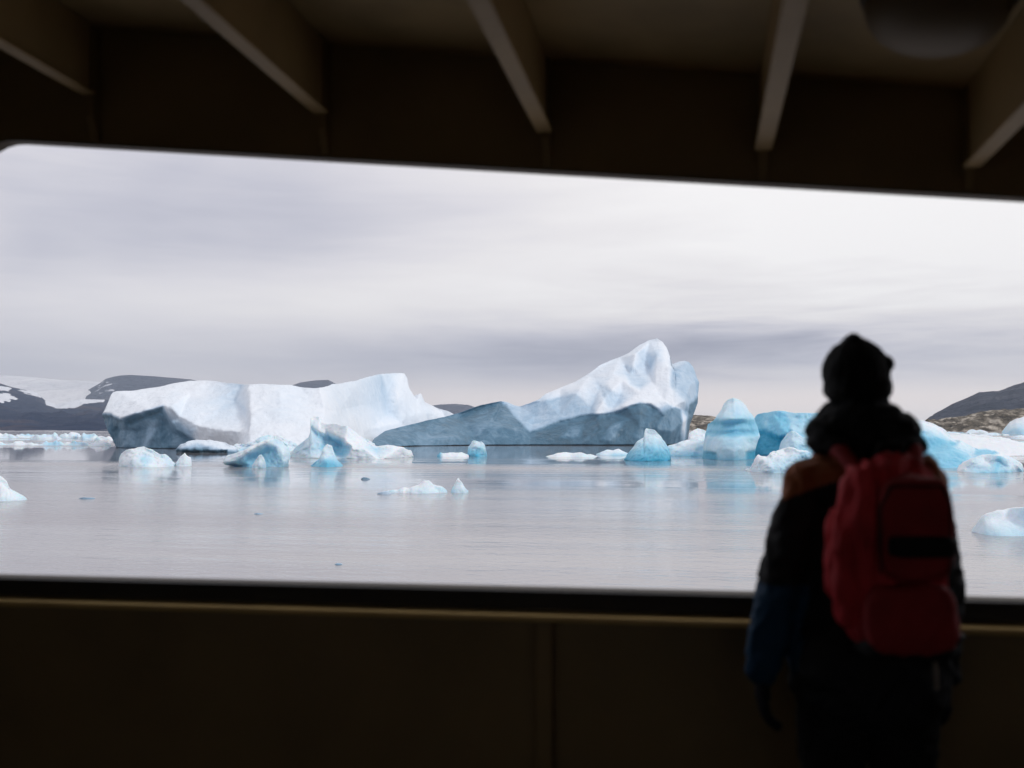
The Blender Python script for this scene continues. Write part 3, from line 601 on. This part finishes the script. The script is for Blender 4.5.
ice('ice_floe', 'thin wide white floe in front of the peaked iceberg, longer of the pair', 'ice floe', 457.5,
    [(546, 456.6), (552, 455), (557, 453.2), (566, 452.2), (573, 453.4), (582, 452.8), (588, 455), (592, 454.6), (598, 457)], [(550, 457, 0, 0), (590, 457, 0, .1), (570, 452, 1.5, 0)], 9, M_TURQ, amp=.06, rel=.1, freq=.5, seed=24)
ice('ice_floe', 'thin white floe touching the left side of the turquoise fin', 'ice floe', 455.5,
    [(596, 454), (601, 452.3), (607, 450), (613, 450.8), (619, 449.2), (624, 451.5), (630, 454.5)], [(598, 455, 0, .2), (615, 455, 0, .4), (612, 450, 1.5, 0)], 7, M_TURQ, amp=.1, rel=.15, freq=.7, seed=25)
ice('ice_floe', 'jagged flat sheet of ice in open water, wider left piece', 'ice floe', 493.5,
    [(386, 492), (392, 490), (397, 490.5), (403, 488), (410, 488.5), (418, 486), (424, 481.5), (429, 481), (434, 485), (440, 486), (447, 490)], [(390, 493, 0, .2), (425, 493, -.4, .3), (445, 493, 0, .2), (426, 483, .3, 0), (405, 489, .3, 0)], 3, M_TURQ, amp=.07, rel=.1, freq=1.4, seed=26)
ice('ice_floe', 'small pointed ice piece just right of the jagged flat sheet', 'ice floe', 493,
    [(451, 491), (453, 487), (456, 482), (458.5, 478), (461, 481), (465, 487), (469, 491)], [(453, 493, 0, .3), (466, 493, 0, .3), (459, 481, .3, 0)], 1.5, M_TURQ, amp=.05, rel=.08, freq=1.6, seed=27)
ice('ice_floe', 'sliver of dark ice at the left tip of the jagged flat sheet', 'ice floe', 494.5,
    [(377, 493.5), (381, 492), (387, 491.5), (391, 493.5)], [(378, 494, 0, .35), (390, 494, 0, .35)], 1.0, M_ICE, amp=.03, rel=.05, freq=1.6, seed=28)
for k, (x0, x1, yb, h_, lab, cc) in enumerate([
        (361, 370, 479.5, 2.4, 'small brown grey bit of ice below the swan shaped iceberg', .62),
        (79, 95, 499, 1.6, 'thin dark sliver of ice in the water at the left', .55),
        (254, 263, 514.5, 1.5, 'tiny pale bit of ice in the middle left water', .5),
        (334, 343, 565.5, 1.8, 'tiny dark bit of ice close to the window sill', .6)]):
    ice('ice_floe', lab, 'ice bit', yb, [(x0, yb-.8), (x0+(x1-x0)*.3, yb-h_), (x0+(x1-x0)*.7, yb-h_*.8), (x1, yb-.8)], [(x0, yb, 0, cc), (x1, yb, 0, cc)], .7, M_ICE, amp=.02, rel=.03, freq=3, seed=30+k, nv=6)
# brash ice drifting along the far left shore and before the right shore
random.seed(5)
def floe(x0, w, yb, h, seed, label, group, cc=.08, hump=0.5):
    n = max(5, int(w/2.5)); rr = random.Random(seed)
    top = []
    for i in range(n+1):
        t_ = i/n; e_ = min(1, 4*t_*(1-t_)+.15)
        top.append((x0+w*t_, yb-h*e_*(1-hump*rr.random())))
    D = water_depth(yb)
    pts = [(x0, yb, 0, cc), (x0+w, yb, 0, cc)]
    for i in range(4): pts.append((x0+w*(.15+.7*rr.random()), yb-h*rr.random(), D*.01*rr.random(), rr.choice([0, 0, .08, .16, .3])))
    return ice('ice_floe', label, 'ice floe', yb, top, pts, D*.035, M_TURQ, amp=D*.0009, rel=.002*D, freq=60/D, seed=seed, group=group)
g1 = 'brash ice floating in front of the left shore'
l1 = 'pale broken brash ice piece floating before the dark left mountain'
for k, (x0, w, yb, h) in enumerate([(-40, 34, 439, 7), (-12, 30, 438.5, 7), (14, 22, 438, 6), (30, 32, 439, 7.5), (58, 26, 438.5, 8), (78, 22, 439, 7.5), (94, 20, 440.5, 6.5),
                                   (-30, 40, 445, 5), (4, 36, 445.5, 4.6), (38, 30, 445.5, 5.4), (62, 28, 445.5, 6), (88, 24, 446, 6.5)]):
    floe(x0, w, yb, h, 50+k, l1, g1)
g2 = 'thin ice floes before the right shore'
l2 = 'thin white floe on the water before the rocky right shore'
for k, (x0, w, yb, h) in enumerate([(938, 34, 434, 2.6), (966, 22, 433, 3.4), (980, 30, 435, 2.2), (1010, 30, 437.5, 2.0), (945, 40, 437.5, 1.8), (900, 36, 436, 2.5), (1030, 40, 441, 2.5)]):
    floe(x0, w, yb, h, 80+k, l2, g2, .05, .4)

#PART3
# ------------------------------------------------------------------ the boat
M_PAINT = paint('deckhead_paint', (.46, .35, .17), .55, .38, 1.3, .25, 25)
M_WALLP = paint('bulwark_paint', (.25, .178, .082), .5, .15, 2.5, .2, 20)
M_BEAM = paint('beam_paint', (.36, .255, .115), .5, .12, 3.0, .2, 30)
M_RAIL = paint('rail_paint', (.66, .47, .19), .45, .12, 4.0)
M_SEAL = paint('rubber_seal', (.02, .019, .018), .6, .2, 5.0)
M_DECK = paint('deck_paint', (.09, .075, .06), .6, .2, 3.0)
DECK = CAM.z-1.42
YW = 3.3
def mesh_obj(name, verts, faces, m, parent=None, sm=False, loc=(0, 0, 0)):
    me = bpy.data.meshes.new(name); me.from_pydata([Vector(v) for v in verts], [], faces); me.validate()
    bm = bmesh.new(); bm.from_mesh(me); bmesh.ops.recalc_face_normals(bm, faces=bm.faces); bm.to_mesh(me); bm.free()
    if sm: smooth(me)
    o = link(name, me, m, parent); o.location = loc; return o
def hexa(p):      # eight corners -> box faces
    return p, [(0, 1, 2, 3), (4, 5, 6, 7), (0, 1, 5, 4), (1, 2, 6, 5), (2, 3, 7, 6), (3, 0, 4, 7)]
pa, pb = wallpt(130, 32), wallpt(860, 82)
CB = (pb.z-pa.z)/(pb.x-pa.x); CA = pa.z-CB*pa.x; CT = math.tan(R(1.0))
def zc(X, Y=YW): return CA+CB*X+(YW-Y)*CT
pa, pb = wallpt(60, 142), wallpt(1024, 197)
TB = (pb.z-pa.z)/(pb.x-pa.x); TA = pa.z-TB*pa.x
pa, pb = wallpt(0, 577.5), wallpt(1024, 601.5)
SB = (pb.z-pa.z)/(pb.x-pa.x); SA = pa.z-SB*pa.x
XL = wallpt(-36, 300).x; XR = 2.9
XMIN, XMAX, YB = -5.2, 5.2, -1.9
boat = tag(empty('boat', (0, 0, DECK)), 'dim covered side deck of a boat with long open window and cream ceiling beams', 'boat')
def bl(v): return Vector(v)-Vector((0, 0, DECK))        # world to boat coordinates
def fillet(corners, rs, n=8):
    out = []; k = len(corners)
    for i in range(k):
        r = rs[i]
        p0, p1, p2 = (Vector(corners[(i+j-1) % k]) for j in range(3))
        a = (p0-p1).normalized(); b_ = (p2-p1).normalized(); ang = a.angle(b_); t_ = r/math.tan(ang/2)
        c = p1+(a+b_).normalized()*(r/math.sin(ang/2)); s = p1+a*t_; e_ = p1+b_*t_
        a0 = math.atan2(s.y-c.y, s.x-c.x); a1 = math.atan2(e_.y-c.y, e_.x-c.x)
        da = (a1-a0+math.pi) % (2*math.pi)-math.pi
        for q in range(n+1):
            an = a0+da*q/n; out.append((c.x+r*math.cos(an), c.y+r*math.sin(an)))
    return out
loop = fillet([(XL, TA+TB*XL), (XR, TA+TB*XR), (XR, SA+SB*XR), (XL, SA+SB*XL)], (.19, .19, .06, .06))
def subdiv(lp, mx):
    out = []
    for i in range(len(lp)):
        a, b_ = lp[i], lp[(i+1) % len(lp)]; n = max(1, int(math.hypot(b_[0]-a[0], b_[1]-a[1])/mx))
        for q in range(n): out.append((a[0]+(b_[0]-a[0])*q/n, a[1]+(b_[1]-a[1])*q/n))
    return out
loop = subdiv(loop, .25)
outer_c = [(XMIN, zc(XMIN)+.02), (XMAX, zc(XMAX)+.02), (XMAX, -.3), (XMIN, -.3)]
cx, cz = (XL+XR)/2, SA+.6
def to_outer(p):
    d = Vector((p[0]-cx, p[1]-cz)); best = None
    for i in range(4):
        a = Vector(outer_c[i]); b_ = Vector(outer_c[(i+1) % 4]); e_ = b_-a
        den = d.x*e_.y-d.y*e_.x
        if abs(den) < 1e-9: continue
        w = a-Vector((cx, cz)); t_ = (w.x*e_.y-w.y*e_.x)/den; s_ = (w.x*d.y-w.y*d.x)/den
        if t_ > 0 and -1e-6 <= s_ <= 1+1e-6 and (best is None or t_ < best): best = t_
    return (cx+d.x*best, cz+d.y*best)
outer = [to_outer(p) for p in loop]
for c in outer_c:
    k = min(range(len(outer)), key=lambda i: (outer[i][0]-c[0])**2+(outer[i][1]-c[1])**2); outer[k] = c
n = len(loop); vs_ = []; fs = []
for Y, lp in ((YW, loop), (YW, outer), (YW+.05, outer), (YW+.05, loop)):
    vs_ += [bl((p[0], Y, p[1])) for p in lp]
for i in range(n):
    j = (i+1) % n
    for a in range(4):
        b_ = (a+1) % 4; fs.append((a*n+i, a*n+j, b_*n+j, b_*n+i))
mesh_obj('side_wall', vs_, fs, M_WALLP, boat)
# flange round the opening, standing inward and outward of the plate
def ring(lp, off): # offset loop towards its inside
    out = []; k = len(lp)
    for i in range(k):
        a, b_, c = Vector(lp[i-1]), Vector(lp[i]), Vector(lp[(i+1) % k])
        t_ = ((b_-a).normalized()+(c-b_).normalized()).normalized(); nn = Vector((t_.y, -t_.x))
        if nn.dot(Vector((cx, cz))-b_) < 0: nn = -nn
        out.append((b_.x+nn.x*off, b_.y+nn.y*off))
    return out
r0, r1 = ring(loop, -.0015), ring(loop, .004)
vs_ = []; fs = []
for Y, lp in ((YW-.006, r0), (YW-.006, r1), (YW+.056, r1), (YW+.056, r0)):
    vs_ += [bl((p[0], Y, p[1])) for p in lp]
for i in range(n):
    j = (i+1) % n
    for a in range(4):
        b_ = (a+1) % 4; fs.append((a*n+i, a*n+j, b_*n+j, b_*n+i))
M_FRAME = paint('frame_paint', (.075, .055, .032), .6, .2, 4.0)
mesh_obj('window_frame', vs_, fs, M_FRAME, boat)
# black rubber on the coaming, then the ledge below it
def zs(X): return SA+SB*X
def strip(name, y0, y1, dz0, dz1, m, x0=None, x1=None, bev=0.0):
    x0 = XL-.3 if x0 is None else x0; x1 = XR+.3 if x1 is None else x1
    p = [bl((x0, y0, zs(x0)+dz0)), bl((x0, y1, zs(x0)+dz0)), bl((x0, y1, zs(x0)+dz1)), bl((x0, y0, zs(x0)+dz1)),
         bl((x1, y0, zs(x1)+dz0)), bl((x1, y1, zs(x1)+dz0)), bl((x1, y1, zs(x1)+dz1)), bl((x1, y0, zs(x1)+dz1))]
    v, f = hexa(p); o = mesh_obj(name, v, f, m, boat)
    if bev:
        md = o.modifiers.new('bevel', 'BEVEL'); md.width = bev; md.segments = 3
    return o
strip('rubber_seal', YW-.036, YW-.004, -.058, .002, M_SEAL, bev=.006)
strip('sill_ledge', YW-.085, YW-.004, -.090, -.068, M_RAIL, bev=.008)
def add_box(verts, faces, lo, hi):
    k = len(verts); x0, y0, z0 = lo; x1, y1, z1 = hi
    v, f = hexa([bl((x0, y0, z0)), bl((x1, y0, z0)), bl((x1, y1, z0)), bl((x0, y1, z0)), bl((x0, y0, z1)), bl((x1, y0, z1)), bl((x1, y1, z1)), bl((x0, y1, z1))])
    verts += v; faces += [tuple(i+k for i in q) for q in f]
# roof plate
p = []
for (X, Y) in ((XMIN, YB), (XMAX, YB), (XMAX, YW+.12), (XMIN, YW+.12)): p.append(bl((X, Y, zc(X, Y))))
for (X, Y) in ((XMIN, YB), (XMAX, YB), (XMAX, YW+.12), (XMIN, YW+.12)): p.append(bl((X, Y, zc(X, Y)+.08)))
v, f = hexa(p); mesh_obj('ceiling', v, f, M_PAINT, boat)
# deck and the inner walls
def plate(name, lo, hi, m):
    v, f = [], []; add_box(v, f, lo, hi); return mesh_obj(name, v, f, m, boat)
plate('deck', (XMIN, YB, DECK-.06), (XMAX, YW-.002, DECK), M_DECK)
WB0, WB1 = DECK+1.22, DECK+1.92  # unseen rear window gap, added and sized to let fill light in
v, f = [], []
add_box(v, f, (XMIN, YB-.06, DECK-2.6), (XMAX, YB-.002, WB0)); add_box(v, f, (XMIN, YB-.06, WB1), (XMAX, YB-.002, zc(XMIN, YB)+.02))
for xx in (XMIN, -2.9, -.6, 1.7, XMAX-1.2): add_box(v, f, (xx, YB-.058, WB0-.01), (xx+1.2, YB-.004, WB1+.01))
mesh_obj('cabin_wall', v, f, M_PAINT, boat)
plate('end_wall', (XMIN-.06, YB, DECK-2.6), (XMIN-.002, YW+.05, zc(XMIN)+.1), M_WALLP)
plate('end_wall', (XMAX+.002, YB, DECK-2.6), (XMAX+.06, YW+.05, zc(XMAX, YB)), M_WALLP)
# beams with a bottom flange, each ending in a stiffener that runs down to the opening
bx = [wallpt(px, 115).x for px in (97, 327, 547, 762, 966)]
bx = [bx[0]-1.5, bx[0]-.75]+bx+[bx[-1]+.7, bx[-1]+1.4, bx[-1]+2.1]
for X in bx:
    if not XMIN < X < XMAX: continue
    v, f = [], []
    dep = .25; w = .008; k = 0
    def bar(xa, xb, dz0, dz1, y0, y1):
        q = []
        for dz in (dz0, dz1):
            for (xx, yy) in ((xa, y0), (xb, y0), (xb, y1), (xa, y1)):
                q.append(bl((xx, yy, zc(X, yy)+dz)))
        kk = len(v); vv, ff = hexa(q); v.extend(vv); f.extend([tuple(i+kk for i in t_) for t_ in ff])
    bar(X-w, X+w, -dep, CB*w*0-.004, YB+.01, YW-.06)
    bar(X-.027, X+.027, -dep-.014, -dep-.0005, YB+.01, YW-.05)
    o = mesh_obj('beam', v, f, M_BEAM, boat)
    md = o.modifiers.new('bevel', 'BEVEL'); md.width = .004; md.segments = 2
    v, f = [], []
    zt = TA+TB*X+.03
    prof = [(YW-.002, zc(X)-.006), (YW-.05, zc(X)-.01), (YW-.05, zt+.06), (YW-.012, zt-.02), (YW-.002, zt-.02)]
    m_ = len(prof)
    v = [bl((X-.013, a, b_)) for a, b_ in prof]+[bl((X+.013, a, b_)) for a, b_ in prof]
    f = [tuple(range(m_)), tuple(range(2*m_-1, m_-1, -1))]+[(i, (i+1) % m_, (i+1) % m_+m_, i+m_) for i in range(m_)]
    mesh_obj('bracket', v, f, M_WALLP, boat)
# stiffening ribs on the bulwark
for px in (546, -70, 1120):
    X = wallpt(px, 650).x
    v, f = [], []; add_box(v, f, (X-.028, YW-.05, DECK), (X+.028, YW-.002, zs(X)-.092)); o = mesh_obj('rib', v, f, M_RAIL if 0 else M_WALLP, boat)
    md = o.modifiers.new('bevel', 'BEVEL'); md.width = .006; md.segments = 2

# ------------------------------------------------------------------ round lamp under the ceiling
def lathe(profile, n=48):
    v = []; f = []
    for r_, z_ in profile:
        for i in range(n):
            a = 2*math.pi*i/n; v.append((r_*math.cos(a), r_*math.sin(a), z_))
    for j in range(len(profile)-1):
        for i in range(n):
            k = (i+1) % n; f.append((j*n+i, j*n+k, (j+1)*n+k, (j+1)*n+i))
    f.append(tuple(range(n))); f.append(tuple((len(profile)-1)*n+i for i in range(n))[::-1])
    return v, f
M_LAMPM = paint('lamp_metal', (.05, .045, .04), .4, .1, 5.0)
M_GLASS, t_, b_s = newmat('smoked_glass'); b_s.inputs['Base Color'].default_value = (.22, .185, .135, 1); b_s.inputs['Roughness'].default_value = .5; b_s.inputs['Specular IOR Level'].default_value = .15
LP = at(941, 20, 2.42)
lamp = tag(empty('ceiling_lamp', (LP.x, LP.y, zc(LP.x, LP.y))), 'round dark unlit dome lamp hanging under the boat ceiling', 'lamp')
lamp.rotation_euler = (0, -math.atan(CB), 0)
v, f = lathe([(.12, -.001), (.185, -.004), (.19, -.02), (.185, -.05), (.165, -.055)]); mesh_obj('base_ring', v, f, M_LAMPM, lamp, True)
v, f = lathe([(.17, -.050), (.172, -.075), (.162, -.105), (.14, -.135), (.105, -.158), (.06, -.170), (.01, -.174)]); mesh_obj('glass_dome', v, f, M_GLASS, lamp, True)

# ------------------------------------------------------------------ the person
def _sphere(nu, nv):
    v = [(0, 0, 1)]; f = []
    for j in range(1, nv):
        th = math.pi*j/nv
        for i in range(nu):
            a = 2*math.pi*i/nu; v.append((math.sin(th)*math.cos(a), math.sin(th)*math.sin(a), math.cos(th)))
    v.append((0, 0, -1)); last = len(v)-1
    for i in range(nu):
        k = (i+1) % nu; f.append((0, 1+i, 1+k)); f.append((last, last-nu+k, last-nu+i))
    for j in range(nv-2):
        for i in range(nu):
            k = (i+1) % nu; a = 1+j*nu; f.append((a+i, a+nu+i, a+nu+k, a+k))
    return np.array(v), f
SPH_A, SPH_B = _sphere(40, 26), _sphere(16, 10)
def prim(V, FF, p):
    def put(co, f):
        k = len(V); V.extend(map(tuple, co)); FF.extend([tuple(i+k for i in q) for q in f])
    if p[0] == 'ell':       # centre, radii, optional rotation, optional exponent (box-like when small)
        c = np.array(p[1]); r_ = np.array(p[2]); rot = np.array(p[3]) if len(p) > 3 and p[3] is not None else np.eye(3); ex = p[4] if len(p) > 4 else 1.0
        co = SPH_A[0]; co = np.sign(co)*np.abs(co)**ex
        put((co*r_) @ rot.T + c, SPH_A[1])
    else:                   # cap: chain of (point, radius)
        for (a, ra), (b_, rb) in zip(p[1][:-1], p[1][1:]):
            a, b_ = np.array(a), np.array(b_); L = np.linalg.norm(b_-a); nseg = max(2, int(L/min(ra, rb)*3))
            for k in range(nseg+1):
                t = k/nseg; put(SPH_B[0]*(ra+(rb-ra)*t)+a*(1-t)+b_*t, SPH_B[1])
def sculpt(name, parts, vox, sm_it, m, parent=None, wr=0.0, wf=6.0, wst=(1, 1, 1), seed=0):
    V, FF = [], []
    for p in parts: prim(V, FF, p)
    me = bpy.data.meshes.new('tmp'); me.from_pydata(V, [], FF); me.update()
    o = bpy.data.objects.new('tmp', me); C.objects.link(o)
    md = o.modifiers.new('r', 'REMESH'); md.mode = 'VOXEL'; md.voxel_size = vox
    ms = o.modifiers.new('s', 'SMOOTH'); ms.iterations = sm_it; ms.factor = .5
    d = bpy.context.evaluated_depsgraph_get(); me2 = bpy.data.meshes.new_from_object(o.evaluated_get(d))
    bpy.data.objects.remove(o); bpy.data.meshes.remove(me)
    if wr:
        nn = [v.normal.copy() for v in me2.vertices]
        for v, nr in zip(me2.vertices, nn):
            q = Vector((v.co.x*wst[0], v.co.y*wst[1], v.co.z*wst[2]))*wf+Vector((seed, 0, 0))
            q += Vector((fract(q*.7, 2), fract(q*.7+Vector((7, 7, 7)), 2), 0))*.6
            v.co += nr*wr*(.6-2.2*abs(fract(q, 3)))
    me2.name = name; smooth(me2); me2.materials.clear()
    return link(name, me2, m, parent)
def cloth(name, col, rough=.85, bscale=300, bump=.3, var=.15):
    return paint(name, col, rough, var, 9.0, bump, bscale, spec=.25)
M_BLK = cloth('black_knit', (.010, .011, .013)); M_HOOD = cloth('dark_fabric', (.010, .012, .015)); M_TRS = cloth('trouser_fabric', (.012, .012, .013))
M_SKIN = paint('skin', (.45, .27, .19), .5, .05); M_GLV = cloth('glove_fabric', (.012, .012, .02))
M_RED = cloth('red_pack_fabric', (.60, .038, .050), .7, 200, .3, .25); M_RED2 = cloth('maroon_pack_fabric', (.33, .026, .030), .75, 200, .3, .2)
M_WEB = cloth('black_webbing', (.008, .008, .009), .7); M_TAG = paint('pale_tag', (.35, .30, .26), .5)
M_BOOT = paint('boot_leather', (.02, .018, .016), .5, .2)
# jacket: black body, rust yoke on the shoulders, blue left forearm (panels); right sleeve's shade painted as black
mj, tj, bj = newmat('jacket_fabric')
vc = nd(tj, 'ShaderNodeVertexColor'); vc.layer_name = 'panel_and_shade'; tj.links.new(vc.outputs['Color'], bj.inputs['Base Color'])
bj.inputs['Roughness'].default_value = .75; bj.inputs['Specular IOR Level'].default_value = .3

px0 = at(864, 455, 2.78)
K = Vector
def HX(s): return -.275 if s < 0 else .212
bodyparts = [
    ('ell', (-.018, .0, 1.565), (.073, .092, .105)), ('ell', (-.018, .045, 1.52), (.052, .055, .062)),      # skull, jaw
    ('ell', (-.018, .098, 1.55), (.012, .018, .022)), ('ell', (-.018, .088, 1.508), (.024, .012, .008)),    # nose, lips
    ('ell', (-.092, .0, 1.55), (.010, .018, .030)), ('ell', (.056, .0, 1.55), (.010, .018, .030)),          # ears
    ('ell', (-.048, .078, 1.572), (.014, .010, .010)), ('ell', (.012, .078, 1.572), (.014, .010, .010)),    # eyes
    ('cap', [((-.012, -.01, 1.50), .052), ((0, -.01, 1.34), .058)]),
    ('ell', (0, 0, 1.24), (.165, .095, .11)), ('ell', (0, 0, 1.10), (.150, .095, .18)), ('ell', (0, 0, .92), (.135, .09, .16)), ('ell', (0, 0, .82), (.155, .105, .11)),
]
for s in (-1, 1):
    bodyparts.append(('cap', [((s*.155, 0, 1.275), .050), ((s*(.225 if s < 0 else .165), -.02, .985), .038), ((HX(s), .03, .735), .026)]))
    bodyparts.append(('cap', [((s*.085, 0, .80), .085), ((s*.095, .01, .46), .055), ((s*.10, -.01, .10), .038), ((s*.10, -.01, .06), .038)]))
    bodyparts.append(('cap', [((s*.10, -.02, .045), .035), ((s*.105, .12, .03), .028)]))
    # hand: palm, four unequal curled fingers, thumb from the side of the palm
    w = K((HX(s), .03, .735)); bodyparts.append(('ell', (w.x+s*.004, w.y+.008, w.z-.055), (.016, .036, .046)))
def hand(s, r_=1.0):
    out = []; w = K((HX(s), .03, .735))
    for k, (dy, L) in enumerate(((.036, .072), (.014, .080), (-.008, .075), (-.029, .060))):
        a = w+K((s*.004, dy, -.090)); b_ = a+K((-s*.006, .004, -L*.45)); c = b_+K((-s*.016, .006, -L*.33)); d = c+K((-s*.018, .004, -L*.18))
        out.append(('cap', [(a, .0095*r_), (b_, .009*r_), (c, .0082*r_), (d, .0072*r_)]))
    a = w+K((-s*.002, .034, -.035)); out.append(('cap', [(a, .0115*r_), (a+K((-s*.010, .026, -.030)), .0105*r_), (a+K((-s*.020, .032, -.058)), .0085*r_)]))
    return out
for s in (-1, 1): bodyparts += hand(s)
person = sculpt('person', bodyparts, .0055, 4, M_SKIN)
tag(person, 'person in a black beanie and dark jacket looking out over the sill, seen from behind', 'person')
person.location = (px0.x, px0.y, DECK); person.rotation_euler = (0, 0, YAW-R(3))
# clothing
sculpt('beanie', [('ell', (-.020, -.002, 1.566), (.090, .106, .100)), ('ell', (-.030, -.012, 1.642), (.028, .050, .036)), ('ell', (.052, -.03, 1.590), (.024, .03, .024)),
                  ('ell', (-.018, -.002, 1.525), (.086, .102, .045), None, .7)], .005, 4, M_BLK, person, .0035, 22, (1, 1, .35), 3)
sculpt('hood', [('ell', (-.012, -.02, 1.425), (.122, .125, .085)), ('ell', (-.085, -.03, 1.395), (.080, .09, .065)), ('ell', (.060, -.03, 1.402), (.078, .10, .062)),
                ('ell', (0, -.09, 1.375), (.130, .06, .06)), ('ell', (-.008, -.01, 1.475), (.088, .10, .050)), ('ell', (.118, -.05, 1.366), (.034, .05, .030)), ('ell', (-.140, -.03, 1.376), (.034, .05, .032))],
       .006, 5, M_HOOD, person, .010, 9, (1, 1, 1.8), 11)
jp = [('ell', (.155, -.04, 1.10), (.055, .11, .24)), ('ell', (0, -.005, 1.250), (.185, .125, .100)), ('ell', (0, 0, 1.12), (.190, .135, .20)), ('ell', (0, 0, .92), (.195, .14, .20)), ('ell', (0, 0, .76), (.210, .155, .17), None, .75),
      ('cap', [((0, -.01, 1.36), .09), ((0, -.01, 1.30), .12)])]
for s in (-1, 1):
    AX = lambda a, s=s: a-(.056*min(1, (a-.15)/.1) if s > 0 else 0)
    jp.append(('cap', [((s*.100, -.005, 1.300), .058), ((s*.160, -.005, 1.258), .064), ((s*AX(.205), -.015, 1.11), .064), ((s*AX(.232), -.02, .985), .068), ((s*AX(.258), .01, .86), .062), ((s*AX(.278), .03, .745), .048)]))
jk = sculpt('jacket', jp, .007, 5, mj, person, .012, 7, (1, 1, 1.0), 5)
ca = jk.data.color_attributes.new('panel_and_shade', 'FLOAT_COLOR', 'POINT')
for i, vtx in enumerate(jk.data.vertices):
    x_, y_, z_ = vtx.co; col = (.010, .011, .014)
    if z_ > 1.262-.45*(abs(x_)-.13) and .05 < abs(x_) < .235: col = (.30, .085, .024)
    elif z_ < .985 and x_ < -.162-(.985-z_)*.19: col = (.008, .050, .115)
    ca.data[i].color = col+(1,)
sculpt('trousers', [('ell', (0, 0, .80), (.172, .122, .10)), ('cap', [((-.088, 0, .78), .110), ((-.095, .012, .46), .088), ((-.105, -.008, .12), .068)]), ('cap', [((.088, 0, .78), .110), ((.095, .012, .46), .088), ((.105, -.008, .12), .068)])],
       .008, 4, M_TRS, person, .010, 7, (1, 1, 1), 8)
for s in (-1, 1):
    w = K((HX(s), .03, .735))
    sculpt('glove', [('ell', (w.x+s*.004, w.y+.008, w.z-.055), (.021, .043, .052)), ('cap', [((w.x, w.y, w.z+.02), .043), ((w.x, w.y, w.z-.02), .030)])]+hand(s, 1.32), .0035, 3, M_GLV, person)
    sculpt('boot', [('cap', [((s*.105, -.01, .20), .060), ((s*.105, -.015, .07), .055)]), ('ell', (s*.108, .06, .055), (.052, .15, .050), None, .8)], .006, 4, M_BOOT, person)

# ------------------------------------------------------------------ the backpack
pack = empty('backpack', (0, 0, 0)); tag(pack, 'red hiking backpack with black strap band worn on the back of the person', 'backpack')
pack.location = person.location; pack.rotation_euler = person.rotation_euler
rz = Matrix.Rotation(R(-1.5), 3, 'Y')
sculpt('main_body', [('ell', (-.002, -.215, 1.090), (.126, .085, .243), rz, .6), ('ell', (.008, -.20, 1.295), (.085, .06, .05)), ('ell', (-.105, -.21, 1.06), (.048, .065, .15), rz, .7)], .006, 5, M_RED, pack, .019, 8, (1.6, 1, .40), 21)
sculpt('front_pocket', [('ell', (.032, -.300, 1.165), (.090, .040, .128), rz, .5), ('ell', (.028, -.285, 1.25), (.080, .045, .05))], .005, 4, M_RED2, pack, .004, 9, (1, 1, .6), 4)
sculpt('lower_pocket', [('ell', (.018, -.300, .945), (.112, .052, .088), rz, .55)], .005, 4, M_RED2, pack, .005, 9, (1, 1, .6), 9)
sculpt('base_panel', [('ell', (.022, -.235, .868), (.118, .095, .035), rz, .55)], .005, 4, M_WEB, pack)
sculpt('compression_strap', [('ell', (.034, -.335, 1.125), (.078, .022, .027), None, .35), ('ell', (.110, -.26, 1.125), (.018, .085, .024), None, .4)], .004, 2, M_WEB, pack)
for s in (-1, 1):
    sculpt('shoulder_strap', [('cap', [((s*.075, -.19, 1.30), .020), ((s*.095, -.13, 1.350), .022), ((s*.118, -.03, 1.370), .019), ((s*.105, .09, 1.32), .022), ((s*.115, .145, 1.20), .022), ((s*.140, .10, 1.06), .012), ((s*.120, .09, 1.00), .010)])], .005, 4, M_RED2, pack)
zp = sculpt('zipper', [('cap', [((-.062, -.332, 1.06), .004), ((-.062, -.338, 1.22), .004), ((-.035, -.338, 1.272), .004), ((.088, -.338, 1.272), .004), ((.106, -.335, 1.23), .004), ((.106, -.333, 1.06), .004)])], .003, 1, M_WEB, pack)
sculpt('zipper_pull', [('cap', [((.100, -.352, 1.065), .006), ((.103, -.356, 1.035), .007)])], .003, 1, M_WEB, pack)
sculpt('strap_tail', [('cap', [((.085, -.27, .86), .005), ((.092, -.262, .80), .006), ((.094, -.258, .765), .005)])], .003, 1, M_TAG, pack)

sculpt('haul_loop', [('cap', [((-.03, -.20, 1.34), .007), ((-.022, -.225, 1.372), .008), ((.03, -.225, 1.372), .008), ((.038, -.20, 1.34), .007)])], .0035, 1, M_WEB, pack)
# ------------------------------------------------------------------ air
def haze():
    me = bpy.data.meshes.new('haze'); bm = bmesh.new(); bmesh.ops.create_cube(bm, size=1)
    top = 470
    for v in bm.verts:
        v.co = Vector((v.co.x*14000, v.co.y*14000, -6 if v.co.z < 0 else top))
    bm.to_mesh(me); bm.free()
    m, t, bs = newmat('haze'); t.nodes.remove(bs)
    pv = nd(t, 'ShaderNodeVolumePrincipled'); pv.inputs['Color'].default_value = (.74, .85, 1.0, 1)
    pv.inputs['Density'].default_value = HAZE; pv.inputs['Anisotropy'].default_value = 0.0
    t.links.new(pv.outputs[0], t.nodes['Material Output'].inputs['Volume'])
    tag(link('haze', me, m), kind='stuff')
HAZE = 9.0e-5
haze()
